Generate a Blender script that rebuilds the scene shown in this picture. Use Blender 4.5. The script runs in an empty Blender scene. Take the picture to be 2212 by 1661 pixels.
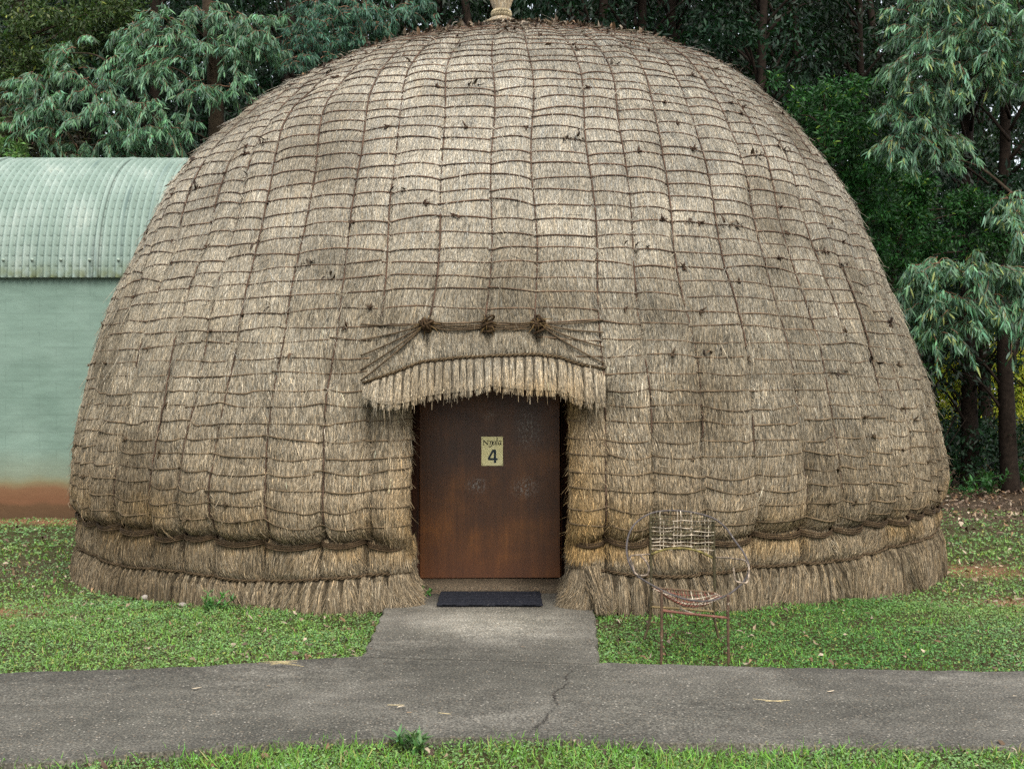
import bpy, math, random
import numpy as np
from mathutils import Vector

# ------------------------------------------------------------------ camera, sky, sun, exposure
scene = bpy.context.scene
PXW = 2212.0
F, U0, V0, CAMH = 2500.0, 1106.0, 850.0, 1.5
cam_d = bpy.data.cameras.new("camera")
cam = bpy.data.objects.new("camera", cam_d)
scene.collection.objects.link(cam)
cam.location = (0, 0, CAMH)
cam.rotation_euler = (math.radians(90), 0, 0)
cam_d.sensor_width = 36.0
cam_d.lens = F / PXW * 36.0
cam_d.shift_y = (V0 - 830.5) / PXW
cam_d.clip_end = 400
scene.camera = cam

SUN_EL, SUN_AZ = 50.0, 160.0      # azimuth measured clockwise from +Y (the view direction)
world = bpy.data.worlds.new("World")
scene.world = world
world.use_nodes = True
wn = world.node_tree
sky = wn.nodes.new("ShaderNodeTexSky")
sky.sky_type = 'NISHITA'
sky.sun_disc = False
sky.sun_elevation = math.radians(SUN_EL)
sky.sun_rotation = math.radians(SUN_AZ)
sky.air_density = 1.0
sky.dust_density = 7.0
sky.ozone_density = 0.3
bg = wn.nodes["Background"]
bg.inputs[1].default_value = 0.11
veil = wn.nodes.new("ShaderNodeMix"); veil.data_type = 'RGBA'
veil.inputs[0].default_value = .6; veil.inputs[7].default_value = (7.6, 8.0, 8.4, 1)
wn.links.new(sky.outputs[0], veil.inputs[6]); wn.links.new(veil.outputs[2], bg.inputs[0])

sun_d = bpy.data.lights.new("sun", 'SUN')
sun_d.energy = 1.3
sun_d.angle = math.radians(40)
sun_d.color = (1.0, 0.985, 0.94)
sun = bpy.data.objects.new("sun", sun_d)
scene.collection.objects.link(sun)
az, el = math.radians(SUN_AZ), math.radians(SUN_EL)
sdir = Vector((math.sin(az) * math.cos(el), math.cos(az) * math.cos(el), math.sin(el)))
sun.rotation_euler = (-sdir).to_track_quat('-Z', 'Y').to_euler()
sun.location = (0, -5, 20)

scene.view_settings.view_transform = 'Standard'
scene.view_settings.look = 'None'
scene.view_settings.gamma = 1
scene.view_settings.exposure = 1.05
scene.cycles.use_denoising = False
scene.cycles.max_bounces = 6
scene.cycles.transparent_max_bounces = 4

rng = np.random.default_rng(7)
random.seed(7)
COL = scene.collection

# ------------------------------------------------------------------ helpers
def srgb(r, g, b):
    f = lambda c: (c / 255 / 12.92) if c / 255 <= .04045 else ((c / 255 + .055) / 1.055) ** 2.4
    return np.array([f(r), f(g), f(b)])

class MB:
    """collects vertices, faces and per-vertex colours"""
    def __init__(s):
        s.V, s.C, s.Q, s.T, s.n, s.M = [], [], [], [], 0, []
    def add(s, V, quads=None, tris=None, col=None, mi=0):
        V = np.asarray(V, float).reshape(-1, 3)
        if col is None: col = (1, 1, 1)
        C = np.asarray(col, float)
        if C.ndim == 1: C = np.tile(C, (len(V), 1))
        s.V.append(V); s.C.append(C)
        if quads is not None and len(quads): s.Q.append((np.asarray(quads, int) + s.n, mi))
        if tris is not None and len(tris): s.T.append((np.asarray(tris, int) + s.n, mi))
        s.n += len(V)
        return s
    def mesh(s, name, smooth=True):
        V = np.concatenate(s.V); C = np.concatenate(s.C)
        Q = np.concatenate([q for q, _ in s.Q]) if s.Q else np.zeros((0, 4), int)
        T = np.concatenate([t for t, _ in s.T]) if s.T else np.zeros((0, 3), int)
        mi = np.concatenate([np.full(len(q), m) for q, m in s.Q] + [np.full(len(t), m) for t, m in s.T])
        me = bpy.data.meshes.new(name)
        me.vertices.add(len(V)); me.vertices.foreach_set("co", V.astype(np.float32).ravel())
        nl = len(Q) * 4 + len(T) * 3
        me.loops.add(nl)
        me.loops.foreach_set("vertex_index", np.concatenate([Q.ravel(), T.ravel()]).astype(np.int32))
        me.polygons.add(len(Q) + len(T))
        st = np.concatenate([np.arange(len(Q)) * 4, len(Q) * 4 + np.arange(len(T)) * 3]).astype(np.int32)
        me.polygons.foreach_set("loop_start", st)
        me.polygons.foreach_set("material_index", mi.astype(np.int32))
        me.polygons.foreach_set("use_smooth", np.full(len(st), smooth))
        a = me.color_attributes.new("Col", 'FLOAT_COLOR', 'POINT')
        a.data.foreach_set("color", np.concatenate([C, np.ones((len(C), 1))], 1).astype(np.float32).ravel())
        me.update(calc_edges=True); me.validate()
        return me
    def obj(s, name, mats, parent=None, smooth=True, **tags):
        me = s.mesh(name, smooth)
        for m in (mats if isinstance(mats, (list, tuple)) else [mats]): me.materials.append(m)
        o = bpy.data.objects.new(name, me); COL.objects.link(o)
        if parent is not None: o.parent = parent
        for k, v in tags.items(): o[k] = v
        return o

def thing(name, label, cat, loc=(0, 0, 0), group=None, rz=0):
    o = bpy.data.objects.new(name, None); COL.objects.link(o)
    o.location = loc; o.rotation_euler = (0, 0, rz); o.empty_display_size = .1
    o["label"] = label; o["category"] = cat
    if group: o["group"] = group
    return o

def nrm(a):
    return a / np.maximum(np.linalg.norm(a, axis=-1, keepdims=True), 1e-9)

def noise(p, s, seed=0, oct=3):
    """cheap smooth noise from sines, about -1..1"""
    r = np.random.default_rng(seed); p = np.asarray(p, float) * s; out = 0; amp = 1; tot = 0
    for o in range(oct):
        for k in range(4):
            d = r.normal(size=p.shape[-1]); out = out + amp * np.sin(p @ d * (1.3 + k * .3) + r.uniform(0, 6.28)); tot += amp * .5
        p = p * 2.1; amp *= .55
    return out / tot

def smooth(x, a, b):
    t = np.clip((x - a) / (b - a), 0, 1); return t * t * (3 - 2 * t)

def px(u, v, y):
    return np.array([(u - U0) / F * y, y, CAMH - (v - V0) / F * y])
def pxg(u, v, z=0.0):
    y = F * (CAMH - z) / (v - V0); return np.array([(u - U0) / F * y, y, z])

def tube(pts, rad, sides=5, caps=True):
    P = np.asarray(pts, float); n = len(P)
    rad = np.broadcast_to(np.asarray(rad, float), (n,))
    T = np.gradient(P, axis=0); T = nrm(T)
    ref = np.array([0, 0, 1.]) if abs(T[:, 2]).mean() < .8 else np.array([1., 0, 0])
    A = np.cross(T, ref); bad = np.linalg.norm(A, axis=1) < .05
    A[bad] = np.cross(T[bad], [0, 1., 0]); A = nrm(A); B = np.cross(T, A)
    th = np.arange(sides) / sides * 2 * np.pi
    V = P[:, None] + rad[:, None, None] * (np.cos(th)[None, :, None] * A[:, None] + np.sin(th)[None, :, None] * B[:, None])
    i = np.arange(n - 1)[:, None] * sides; j = np.arange(sides)[None]; k = (j + 1) % sides
    Q = np.stack([i + j, i + k, i + sides + k, i + sides + j], -1).reshape(-1, 4)
    V = V.reshape(-1, 3); tr = None
    if caps and sides >= 3:
        V = np.concatenate([V, P[:1], P[-1:]]); m = n * sides
        jj = np.arange(sides); kk = (jj + 1) % sides
        tr = np.concatenate([np.stack([kk, jj, np.full(sides, m)], -1), np.stack([(n - 1) * sides + jj, (n - 1) * sides + kk, np.full(sides, m + 1)], -1)])
    return V, Q, tr

def add_tube(mb, pts, rad, sides=5, col=(1, 1, 1), var=0.0, mi=0):
    V, Q, T = tube(pts, rad, sides)
    C = np.tile(np.asarray(col, float), (len(V), 1))
    if var:
        m = 1 + var * rng.normal(size=len(V) // sides + 1); C = C * np.clip(np.repeat(m, sides)[:len(V)], .3, 2)[:, None]
    mb.add(V, Q, T, C, mi)

def spline(pts, n):
    P = np.asarray(pts, float); k = len(P)
    Pe = np.concatenate([2 * P[:1] - P[1:2], P, 2 * P[-1:] - P[-2:-1]])
    t = np.linspace(0, k - 1 - 1e-6, n); i = t.astype(int); f = (t - i)[:, None]
    a, b, c, d = Pe[i], Pe[i + 1], Pe[i + 2], Pe[i + 3]
    return .5 * (2 * b + (c - a) * f + (2 * a - 5 * b + 4 * c - d) * f ** 2 + (3 * b - 3 * c + d - a) * f ** 3)

def box(mb, c, s, col=(1, 1, 1), mi=0, bev=0.0, rz=0):
    x, y, z = np.array(s) / 2.0
    if bev <= 0:
        V = np.array([[i, j, k] for i in (-x, x) for j in (-y, y) for k in (-z, z)])
        Qd = [[0, 1, 3, 2], [4, 6, 7, 5], [0, 4, 5, 1], [2, 3, 7, 6], [0, 2, 6, 4], [1, 5, 7, 3]]
        T = None
    else:
        b = min(bev, x * .49, y * .49, z * .49); V = []; idx = {}
        for i in (-1, 1):
            for j in (-1, 1):
                for k in (-1, 1):
                    for ax in range(3):
                        idx[(i, j, k, ax)] = len(V)
                        p = [i * (x - b), j * (y - b), k * (z - b)]; p[ax] = (i, j, k)[ax] * (x, y, z)[ax]; V.append(p)
        V = np.array(V); Qd = []; T = []
        for ax in range(3):
            o = [a for a in range(3) if a != ax]
            for sg in (-1, 1):
                q = []
                for (p, r) in ((-1, -1), (1, -1), (1, 1), (-1, 1)):
                    t = [0, 0, 0]; t[ax] = sg; t[o[0]] = p; t[o[1]] = r; q.append(idx[(*t, ax)])
                Qd.append(q if (sg > 0) == (ax != 1) else q[::-1])
        for ax in range(3):
            o = [a for a in range(3) if a != ax]
            for p in (-1, 1):
                for r in (-1, 1):
                    t0 = [0, 0, 0]; t0[o[0]] = p; t0[o[1]] = r; t1 = list(t0); t0[ax] = -1; t1[ax] = 1
                    Qd.append([idx[(*t0, o[0])], idx[(*t1, o[0])], idx[(*t1, o[1])], idx[(*t0, o[1])]])
        for i in (-1, 1):
            for j in (-1, 1):
                for k in (-1, 1): T.append([idx[(i, j, k, a)] for a in range(3)])
    if rz:
        cs, sn = math.cos(rz), math.sin(rz); V = V @ np.array([[cs, sn, 0], [-sn, cs, 0], [0, 0, 1]])
    mb.add(V + np.array(c), Qd, T, col, mi)

def grid_quads(n, m, wrap=False):
    i = np.arange(n - 1)[:, None]; j = np.arange(m - 1)[None]
    return np.stack([i * m + j, i * m + j + 1, (i + 1) * m + j + 1, (i + 1) * m + j], -1).reshape(-1, 4)

# ------------------------------------------------------------------ materials
def mat(name, rough=.8, spec=.3, base=None, metallic=0.0):
    m = bpy.data.materials.new(name); m.use_nodes = True
    nt = m.node_tree; p = nt.nodes["Principled BSDF"]
    p.inputs["Roughness"].default_value = rough
    p.inputs["Specular IOR Level"].default_value = spec
    p.inputs["Metallic"].default_value = metallic
    if base is not None: p.inputs["Base Color"].default_value = (*base, 1)
    return m, nt, p
def N(nt, t, **kw):
    n = nt.nodes.new(t)
    for k, v in kw.items():
        if k.startswith("i_"): n.inputs[k[2:].replace("_", " ")].default_value = v
        else: setattr(n, k, v)
    return n
def ramp(nt, stops, src, interp='LINEAR'):
    r = nt.nodes.new("ShaderNodeValToRGB"); r.color_ramp.interpolation = interp
    e = r.color_ramp.elements
    while len(e) < len(stops): e.new(.5)
    for k, (p, c) in enumerate(stops):
        e[k].position = p; e[k].color = (*c, 1) if not np.isscalar(c) else (c, c, c, 1)
    nt.links.new(src, r.inputs[0]); return r.outputs[0]
def mixc(nt, fac, a, b, mode='MIX'):
    n = nt.nodes.new("ShaderNodeMix"); n.data_type = 'RGBA'; n.blend_type = mode
    for s, v in ((n.inputs[0], fac), (n.inputs[6], a), (n.inputs[7], b)):
        if isinstance(v, bpy.types.NodeSocket): nt.links.new(v, s)
        elif np.isscalar(v): s.default_value = v if s == n.inputs[0] else (v, v, v, 1)
        else: s.default_value = (*v, 1)
    return n.outputs[2]
def tex(nt, kind, scale, vec=None, **kw):
    n = nt.nodes.new("ShaderNodeTex" + kind); n.inputs["Scale"].default_value = scale
    for k, v in kw.items():
        if k in n.inputs: n.inputs[k].default_value = v
        else: setattr(n, k, v)
    if vec is not None: nt.links.new(vec, n.inputs["Vector"])
    return n.outputs["Fac"] if "Fac" in n.outputs else n.outputs["Distance"]
def objco(nt, scale=(1, 1, 1), loc=(0, 0, 0)):
    c = nt.nodes.new("ShaderNodeTexCoord"); mp = nt.nodes.new("ShaderNodeMapping")
    mp.inputs["Scale"].default_value = scale; mp.inputs["Location"].default_value = loc
    nt.links.new(c.outputs["Object"], mp.inputs[0]); return mp.outputs[0]
def bump(nt, p, h, strength=.5, dist=.01):
    b = nt.nodes.new("ShaderNodeBump"); b.inputs["Strength"].default_value = strength; b.inputs["Distance"].default_value = dist
    nt.links.new(h, b.inputs["Height"]); nt.links.new(b.outputs[0], p.inputs["Normal"])
def vcol(nt):
    a = nt.nodes.new("ShaderNodeVertexColor"); a.layer_name = "Col"; return a.outputs[0]

def simple_v(name, rough, spec, nscale=40, namt=.25, transl=0.0):
    m, nt, p = mat(name, rough, spec)
    n = tex(nt, "Noise", nscale, objco(nt), Detail=3.0)
    c = mixc(nt, 1.0, vcol(nt), ramp(nt, [(.25, 1 - namt), (.75, 1 + namt)], n), 'MULTIPLY')
    nt.links.new(c, p.inputs["Base Color"])
    if transl > 0:
        tr = nt.nodes.new("ShaderNodeBsdfTranslucent"); ms = nt.nodes.new("ShaderNodeMixShader"); ms.inputs[0].default_value = transl
        g = mixc(nt, 1.0, c, (1.1, 1.25, .5), 'MULTIPLY'); nt.links.new(g, tr.inputs[0])
        nt.links.new(p.outputs[0], ms.inputs[1]); nt.links.new(tr.outputs[0], ms.inputs[2])
        nt.links.new(ms.outputs[0], nt.nodes["Material Output"].inputs[0])
    return m
M_straw = simple_v("straw", .75, .25, 60, .15)
M_rope = simple_v("grass_rope", .85, .15, 120, .35)
M_leaf = simple_v("tree_leaf", .5, .28, 6, .2, .22)
M_ground_leaf = simple_v("clover_leaf", .55, .35, 8, .25, .25)
M_bark = simple_v("bark", .9, .1, 14, .45)
M_dry = simple_v("dry_leaf", .75, .2, 50, .25)
M_stone = simple_v("stone", .85, .2, 50, .3)

def make_straw_base():
    m, nt, p = mat("straw_bed", .9, .1)
    n = tex(nt, "Noise", 1.0, objco(nt, (110, 110, 9)), Detail=4.0, Roughness=.7)
    n2 = tex(nt, "Noise", 3.0, objco(nt), Detail=3.0)
    c = mixc(nt, 1.0, vcol(nt), ramp(nt, [(.36, .35), (.5, .8), (.66, 1.3)], n), 'MULTIPLY')
    c = mixc(nt, 1.0, c, ramp(nt, [(.3, .8), (.7, 1.15)], n2), 'MULTIPLY')
    nt.links.new(c, p.inputs["Base Color"]); bump(nt, p, n, .6, .02); return m
M_bed = make_straw_base()

def make_concrete():
    m, nt, p = mat("old_concrete", .88, .25)
    co = objco(nt)
    big = tex(nt, "Noise", .9, co, Detail=5.0, Roughness=.6)
    mid = tex(nt, "Noise", 5.0, objco(nt, (1, 1.6, 1)), Detail=6.0, Roughness=.7)
    fine = tex(nt, "Noise", 95.0, co, Detail=3.0, Roughness=.7)
    vo = nt.nodes.new("ShaderNodeTexVoronoi"); vo.inputs["Scale"].default_value = 62; nt.links.new(co, vo.inputs["Vector"])
    c = ramp(nt, [(.30, srgb(78, 76, 68)), (.5, srgb(95, 92, 83)), (.70, srgb(122, 118, 108))], big)
    c = mixc(nt, 1.0, c, ramp(nt, [(.3, .70), (.5, .97), (.72, 1.3)], mid), 'MULTIPLY')
    c = mixc(nt, 1.0, c, ramp(nt, [(.3, .25), (.5, .9), (.7, 2.2)], fine), 'MULTIPLY')
    peb = ramp(nt, [(.0, 1.0), (.26, 1.0), (.36, 0.0)], vo.outputs["Distance"])
    tint = nt.nodes.new("ShaderNodeSeparateColor"); nt.links.new(vo.outputs["Color"], tint.inputs[0])
    sel = ramp(nt, [(.42, 0.0), (.46, .85)], tint.outputs[0])
    pc = ramp(nt, [(0, srgb(58, 54, 50)), (.3, srgb(140, 130, 112)), (.55, srgb(74, 68, 62)), (.75, srgb(128, 112, 92)), (1, srgb(186, 180, 166))], tint.outputs[1])
    c = mixc(nt, mixc(nt, 1.0, peb, sel, 'MULTIPLY'), c, pc)
    # vertex colour: walkway slab is paler where it has been walked on
    c = mixc(nt, 1.0, c, vcol(nt), 'MULTIPLY')
    nt.links.new(c, p.inputs["Base Color"]); bump(nt, p, fine, .5, .006); return m
M_conc = make_concrete()

def make_soil():
    m, nt, p = mat("soil", .95, .1)
    n1 = tex(nt, "Noise", 14.0, objco(nt), Detail=6.0, Roughness=.75)
    n2 = tex(nt, "Noise", 70.0, objco(nt), Detail=4.0, Roughness=.8)
    c = mixc(nt, 1.0, vcol(nt), ramp(nt, [(.3, .5), (.5, .95), (.7, 1.4)], n1), 'MULTIPLY')
    c = mixc(nt, 1.0, c, ramp(nt, [(.3, .55), (.7, 1.5)], n2), 'MULTIPLY')
    nt.links.new(c, p.inputs["Base Color"]); bump(nt, p, n2, .8, .02); return m
M_soil = make_soil()

# ------------------------------------------------------------------ ground and path
HX, HY = -.03, 11.9
def gz(x, y):
    z = -.11 * smooth(np.abs(x), 1.4, 4.2) * smooth(y, 6.9, 9.2)
    z = z + .012 * noise(np.stack([x, y], -1), .9, 3)
    z = z + .9 * smooth(y, 19, 60)
    return z - .012
gx = np.concatenate([np.linspace(-90, -12, 20)[:-1], np.linspace(-12, 12, 161), np.linspace(12, 90, 20)[1:]])
gy = np.concatenate([np.linspace(-40, 3, 16)[:-1], np.linspace(3, 20, 130), np.linspace(20, 120, 40)[1:]])
X, Y = np.meshgrid(gx, gy, indexing='ij')
Z = gz(X, Y)
def bare(x, y):
    """share of bare red soil / dry litter 0..1"""
    d = lambda cx, cy, rx, ry: np.exp(-(((x - cx) / rx) ** 2 + ((y - cy) / ry) ** 2))
    b = d(-3.95, 8.35, .55, .35) + d(3.95, 8.7, .4, .3) + .8 * d(4.2, 10.6, .5, .5) + .45 * d(-4.5, 10.6, .4, .9)
    b = b + smooth(y, 12.2, 15.5) * .68 * smooth(x, 1, 3) + .25 * d(-4.7, 11.2, .6, .5) + smooth(y, 15.5, 17) * .5
    return np.clip(b + .28 * noise(np.stack([x, y], -1), 1.6, 5) , 0, 1)
Bm = bare(X, Y)[..., None]
soilc = srgb(82, 78, 52) * .8; redc = srgb(158, 118, 88); litc = srgb(98, 84, 68) * .8
red = np.clip(np.exp(-(((X + 3.95) / .6) ** 2 + ((Y - 8.35) / .4) ** 2)) + np.exp(-(((X - 3.95) / .45) ** 2 + ((Y - 8.7) / .35) ** 2)) + .8 * np.exp(-(((X - 4.2) / .5) ** 2 + ((Y - 10.6) / .4) ** 2)) + .8 * np.exp(-(((X + 5.5) / 3) ** 2 + ((Y - 14.7) / .3) ** 2)), 0, 1)[..., None]
forest = smooth(Y, 16, 19)[..., None]
GC = soilc * (1 - Bm) + litc * Bm
GC = GC * (1 - red) + redc * red
GC = GC * (1 - forest) + srgb(74, 60, 46) * forest
gm = MB().add(np.stack([X, Y, Z], -1).reshape(-1, 3), grid_quads(len(gx), len(gy))[:, ::-1], None, GC.reshape(-1, 3))
gm.obj("ground", M_soil, kind="structure")

# footpath outline (world xy from its edges as seen), slab top z = .03
ZP = .03
near_e = [(-60, 1657), (0, 1650), (150, 1640), (300, 1628), (430, 1616), (560, 1604), (700, 1596), (850, 1592), (1000, 1590), (1150, 1591), (1300, 1597), (1450, 1602), (1700, 1606), (1950, 1609), (2212, 1613), (2300, 1615)]
far_l = [(-60, 1455), (0, 1452), (200, 1446), (400, 1438), (560, 1429), (680, 1421), (786, 1415)]
far_r = [(1290, 1432), (1450, 1436), (1650, 1441), (1900, 1446), (2212, 1450), (2300, 1452)]
E = lambda pts: np.array([pxg(u, v, ZP)[:2] for u, v in pts])
NE, FL, FR = E(near_e), E(far_l), E(far_r)
def ext(a, x0, x1):
    o = a.copy()
    if x0 is not None: o = np.concatenate([[[x0, o[0, 1] - (o[0, 0] - x0) * .03]], o])
    if x1 is not None: o = np.concatenate([o, [[x1, o[-1, 1]]]])
    return o
NE = ext(NE, -12, 12); FL = ext(FL, -12, None); FR = ext(FR, None, 12)
def path_near(x): return np.interp(x, NE[:, 0], NE[:, 1])
def path_far(x): return np.interp(x, np.concatenate([FL[:, 0], FR[:, 0]]), np.concatenate([FL[:, 1], FR[:, 1]]))
WXL = lambda y: np.interp(y, [6.6, 8.45], [pxg(786, 1415, ZP)[0], pxg(838, 1298, ZP)[0]]) + .008 * np.sin(y * 23)
WXR = lambda y: np.interp(y, [6.4, 8.45], [pxg(1291, 1432, ZP)[0], pxg(1281, 1290, ZP)[0]]) + .008 * np.sin(y * 19)
def on_path(x, y, m=0.0):
    a = (y > path_near(x) - m) & (y < path_far(x) + m)
    b = (y >= 6) & (y < 8.7) & (x > WXL(y) - m) & (x < WXR(y) + m)
    return a | b
def slab(name, x0f, x1f, ys, nx, col=None, **tags):
    pass
mb = MB()
xs = np.concatenate([np.linspace(-12, -3.2, 20)[:-1], np.linspace(-3.2, 3.2, 220), np.linspace(3.2, 12, 20)[1:]])
rag = .012 * noise(xs[:, None], 9, 4) + .006 * noise(xs[:, None], 40, 6)
rag2 = .012 * noise(xs[:, None], 8, 8) + .008 * noise(xs[:, None], 35, 9)
yn = path_near(xs) + rag; yf = path_far(xs) + rag2
tt = np.linspace(0, 1, 30)
XX = np.repeat(xs[:, None], 30, 1); YY = yn[:, None] * (1 - tt) + yf[:, None] * tt
ZZ = ZP + .004 * noise(np.stack([XX, YY], -1), 1.5, 2)
pc = 1 + .12 * noise(np.stack([XX, YY], -1), 1.1, 21)[..., None] * np.ones(3)
wk = ((xs > -.95) & (xs < .52)).astype(float)[:, None, None]
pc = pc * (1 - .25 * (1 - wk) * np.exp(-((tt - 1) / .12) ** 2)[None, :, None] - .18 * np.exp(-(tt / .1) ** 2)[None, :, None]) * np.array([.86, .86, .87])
top = np.stack([XX, YY, ZZ], -1)
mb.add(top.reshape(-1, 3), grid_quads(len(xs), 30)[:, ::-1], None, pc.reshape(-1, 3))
for edge, sgn in ((0, 1), (-1, -1)):
    e0 = top[:, edge]; e1 = e0 - [0, 0, .004] - np.array([0, .006 * sgn, 0]); e2 = e1 - [0, 0, .12]
    q = grid_quads(len(xs), 3); V = np.stack([e0, e1, e2], 1).reshape(-1, 3)
    mb.add(V, q if sgn > 0 else q[:, ::-1], None, np.tile([.75, .75, .72], (len(V), 1)))
mb.obj("path", M_conc, kind="structure")
# walkway to the door (a separate pour, laid to the path's far edge)
mb = MB(); ny = 60; nx = 40
ys = np.linspace(0, 1, ny)
s = np.linspace(0, 1, nx)
yy0 = 6.46; yy = yy0 + (8.66 - yy0) * ys
XL, XR = WXL(yy) + .006 * noise(yy[:, None], 14, 3), WXR(yy) + .006 * noise(yy[:, None], 14, 4)
XX = XL[:, None] * (1 - s) + XR[:, None] * s
ybeg = path_far(XX[0]) - .03
YY = np.maximum(yy[:, None], 0) * np.ones(nx)
YY = ybeg[None, :] + (8.66 - ybeg[None, :]) * ys[:, None]
ZZ = ZP + .0015 + .004 * noise(np.stack([XX, YY], -1), 1.5, 2)
pale = np.exp(-(((XX + .12) / .42) ** 2 + ((YY - 7.45) / .5) ** 2))[..., None]
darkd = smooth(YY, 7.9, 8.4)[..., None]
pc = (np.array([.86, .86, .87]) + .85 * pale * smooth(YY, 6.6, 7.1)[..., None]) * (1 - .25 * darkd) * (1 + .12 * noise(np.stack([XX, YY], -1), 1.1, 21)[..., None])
V = np.stack([XX, YY, ZZ], -1)
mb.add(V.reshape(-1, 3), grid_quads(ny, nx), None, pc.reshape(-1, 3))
for k, sg in ((0, 1), (-1, -1)):
    e0 = V[:, k]; e1 = e0 - [.004 * sg, 0, .004]; e2 = e1 - [0, 0, .14]
    q = grid_quads(ny, 3); W = np.stack([e0, e1, e2], 1).reshape(-1, 3)
    mb.add(W, q[:, ::-1] if sg > 0 else q, None, np.tile([.8, .8, .76], (len(W), 1)))
walk = mb.obj("walkway", M_conc, kind="structure")
# crack across the path: an open fissure ribbon with jagged edges
crk = [(1236, 1447), (1222, 1463), (1226, 1475), (1204, 1492), (1199, 1508), (1205, 1522), (1184, 1540), (1179, 1553), (1160, 1566), (1148, 1577), (1138, 1588)]
P = np.array([pxg(u, v, ZP + .0065) for u, v in crk]); P = spline(P, 60)
P[:, 0] += .012 * rng.normal(size=60) * .6; w = (.001 + .0035 * np.clip(noise(np.arange(60)[:, None], .35, 3) + .5, 0, 1.3))
D = nrm(np.gradient(P, axis=0)); sd = np.stack([D[:, 1], -D[:, 0], 0 * D[:, 0]], 1)
V = np.stack([P - sd * w[:, None], P + sd * w[:, None]], 1).reshape(-1, 3)
MB().add(V, grid_quads(60, 2), None, (.07, .062, .052)).obj("crack", M_soil, kind="structure")

# ------------------------------------------------------------------ hut: the surface
K = np.radians(np.linspace(-5, 90, 26))
RHO_L = np.array([4.175, 4.188, 4.198, 4.198, 4.186, 4.179, 4.191, 4.208, 4.222, 4.242, 4.282, 4.341, 4.395, 4.424, 4.433, 4.441, 4.45, 4.451, 4.446, 4.442, 4.445, 4.451, 4.457, 4.462, 4.464, 4.462]) - .03
RHO_R = np.array([4.159, 4.178, 4.195, 4.203, 4.196, 4.18, 4.171, 4.168, 4.174, 4.197, 4.239, 4.296, 4.351, 4.398, 4.444, 4.498, 4.554, 4.592, 4.593, 4.565, 4.53, 4.499, 4.479, 4.466, 4.461, 4.462]) - .03
_al = np.radians(np.linspace(-9, 90, 800)); _rm = (np.interp(_al, K, RHO_L) + np.interp(_al, K, RHO_R)) / 2
_r, _z = _rm * np.cos(_al), .6 + _rm * np.sin(_al)
_L = np.concatenate([[0], np.cumsum(np.hypot(np.diff(_r), np.diff(_z)))]); _L = _L - np.interp(0, _z, _L)
LMAX = _L[-1]
def alpha_of(L): return np.interp(L, _L, _al)
def warp(a, L): return a + .30 * np.sin(a) * smooth(L, 2.3, 6.2)
XEL, XER = -.72, .415                     # clear opening edges
RB = .12
def base_pt(a, L):
    al = alpha_of(L); ph = warp(a, L); w = .5 + .5 * np.sin(ph)
    rho = np.interp(al, K, RHO_L) * (1 - w) + np.interp(al, K, RHO_R) * w
    r = rho * np.cos(al); return HX + r * np.sin(ph), HY - r * np.cos(ph), .6 + rho * np.sin(al), r, ph
def az_of(u, r):
    a = np.radians(np.linspace(-80, 80, 3201)); k = F * (HX + r * np.sin(a)) / (HY - r * np.cos(a)) + U0
    ok = np.argmin(np.abs(k - u) + 1000 * (np.gradient(k) <= 0)); return a[ok]
cols = [az_of(u, 4.18) for u in (195, 245, 318, 380, 447, 556, 680, 778)] + [az_of(u, 3.98) for u in (922, 1051, 1159)] + [az_of(u, 4.18) for u in (1318, 1415, 1525, 1640, 1745, 1815, 1880, 1935, 1978)]
cols = sorted(cols)
while cols[-1] < math.radians(172): cols.append(cols[-1] + math.radians(5.4) + .01 * rng.normal())
while cols[0] > math.radians(-172): cols.insert(0, cols[0] - math.radians(5.4) - .01 * rng.normal())
cols = np.array(cols); NC = len(cols)
ROWS = .60 + .118 * np.arange(0, 60) ; ROWS = ROWS[ROWS < LMAX - .28]
def panel(a, L=None):
    aw = a if L is None else a + .013 * noise(np.stack([a * 3, L * np.ones_like(a)], -1), 1.1, 31, 2)
    i = np.clip(np.searchsorted(cols, aw) - 1, 0, NC - 2); s = (aw - cols[i]) / (cols[i + 1] - cols[i])
    return i, np.clip(s, 0, 1)
def zbelt(a):
    i, s = panel(a); return .485 + .045 * np.sin(a) + .012 * np.sin(i * 2.3) - .032 * 4 * s * (1 - s)
def zcord(a): return .225 + .09 * np.sin(a) + .012 * np.sin(a * 17) 
_zL = _z.copy()
def L_of_z(z): return np.interp(z, _z[:600], _L[:600])
def edge_a(L, side):
    """azimuth of the grid edge beside the opening"""
    _, _, _, r, _ = base_pt(np.zeros_like(L), L)
    x = (XEL - RB - HX) if side < 0 else (XER + RB - HX)
    return np.arcsin(np.clip(x / r, -1, 1))
def sag_of(a, L):
    """how far a row hangs between two columns at (a, L): positive = down"""
    i, s = panel(a, L); am = .034 * (1 - smooth(L, .6, 3.0)) * (.6 + .5 * np.sin(i * 5.1 + np.floor(L / .118) * 1.7)) + .004
    x_ = 4.1 * np.sin(a); sd_ = np.where(x_ < -.15, XEL - RB - x_, x_ - XER - RB)
    near_ = np.exp(-(np.maximum(sd_, 0) / .16) ** 2) * (L < 1.75) * (np.cos(a) > 0)
    return am * 4 * s * (1 - s) * (1 - .9 * near_)
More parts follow.
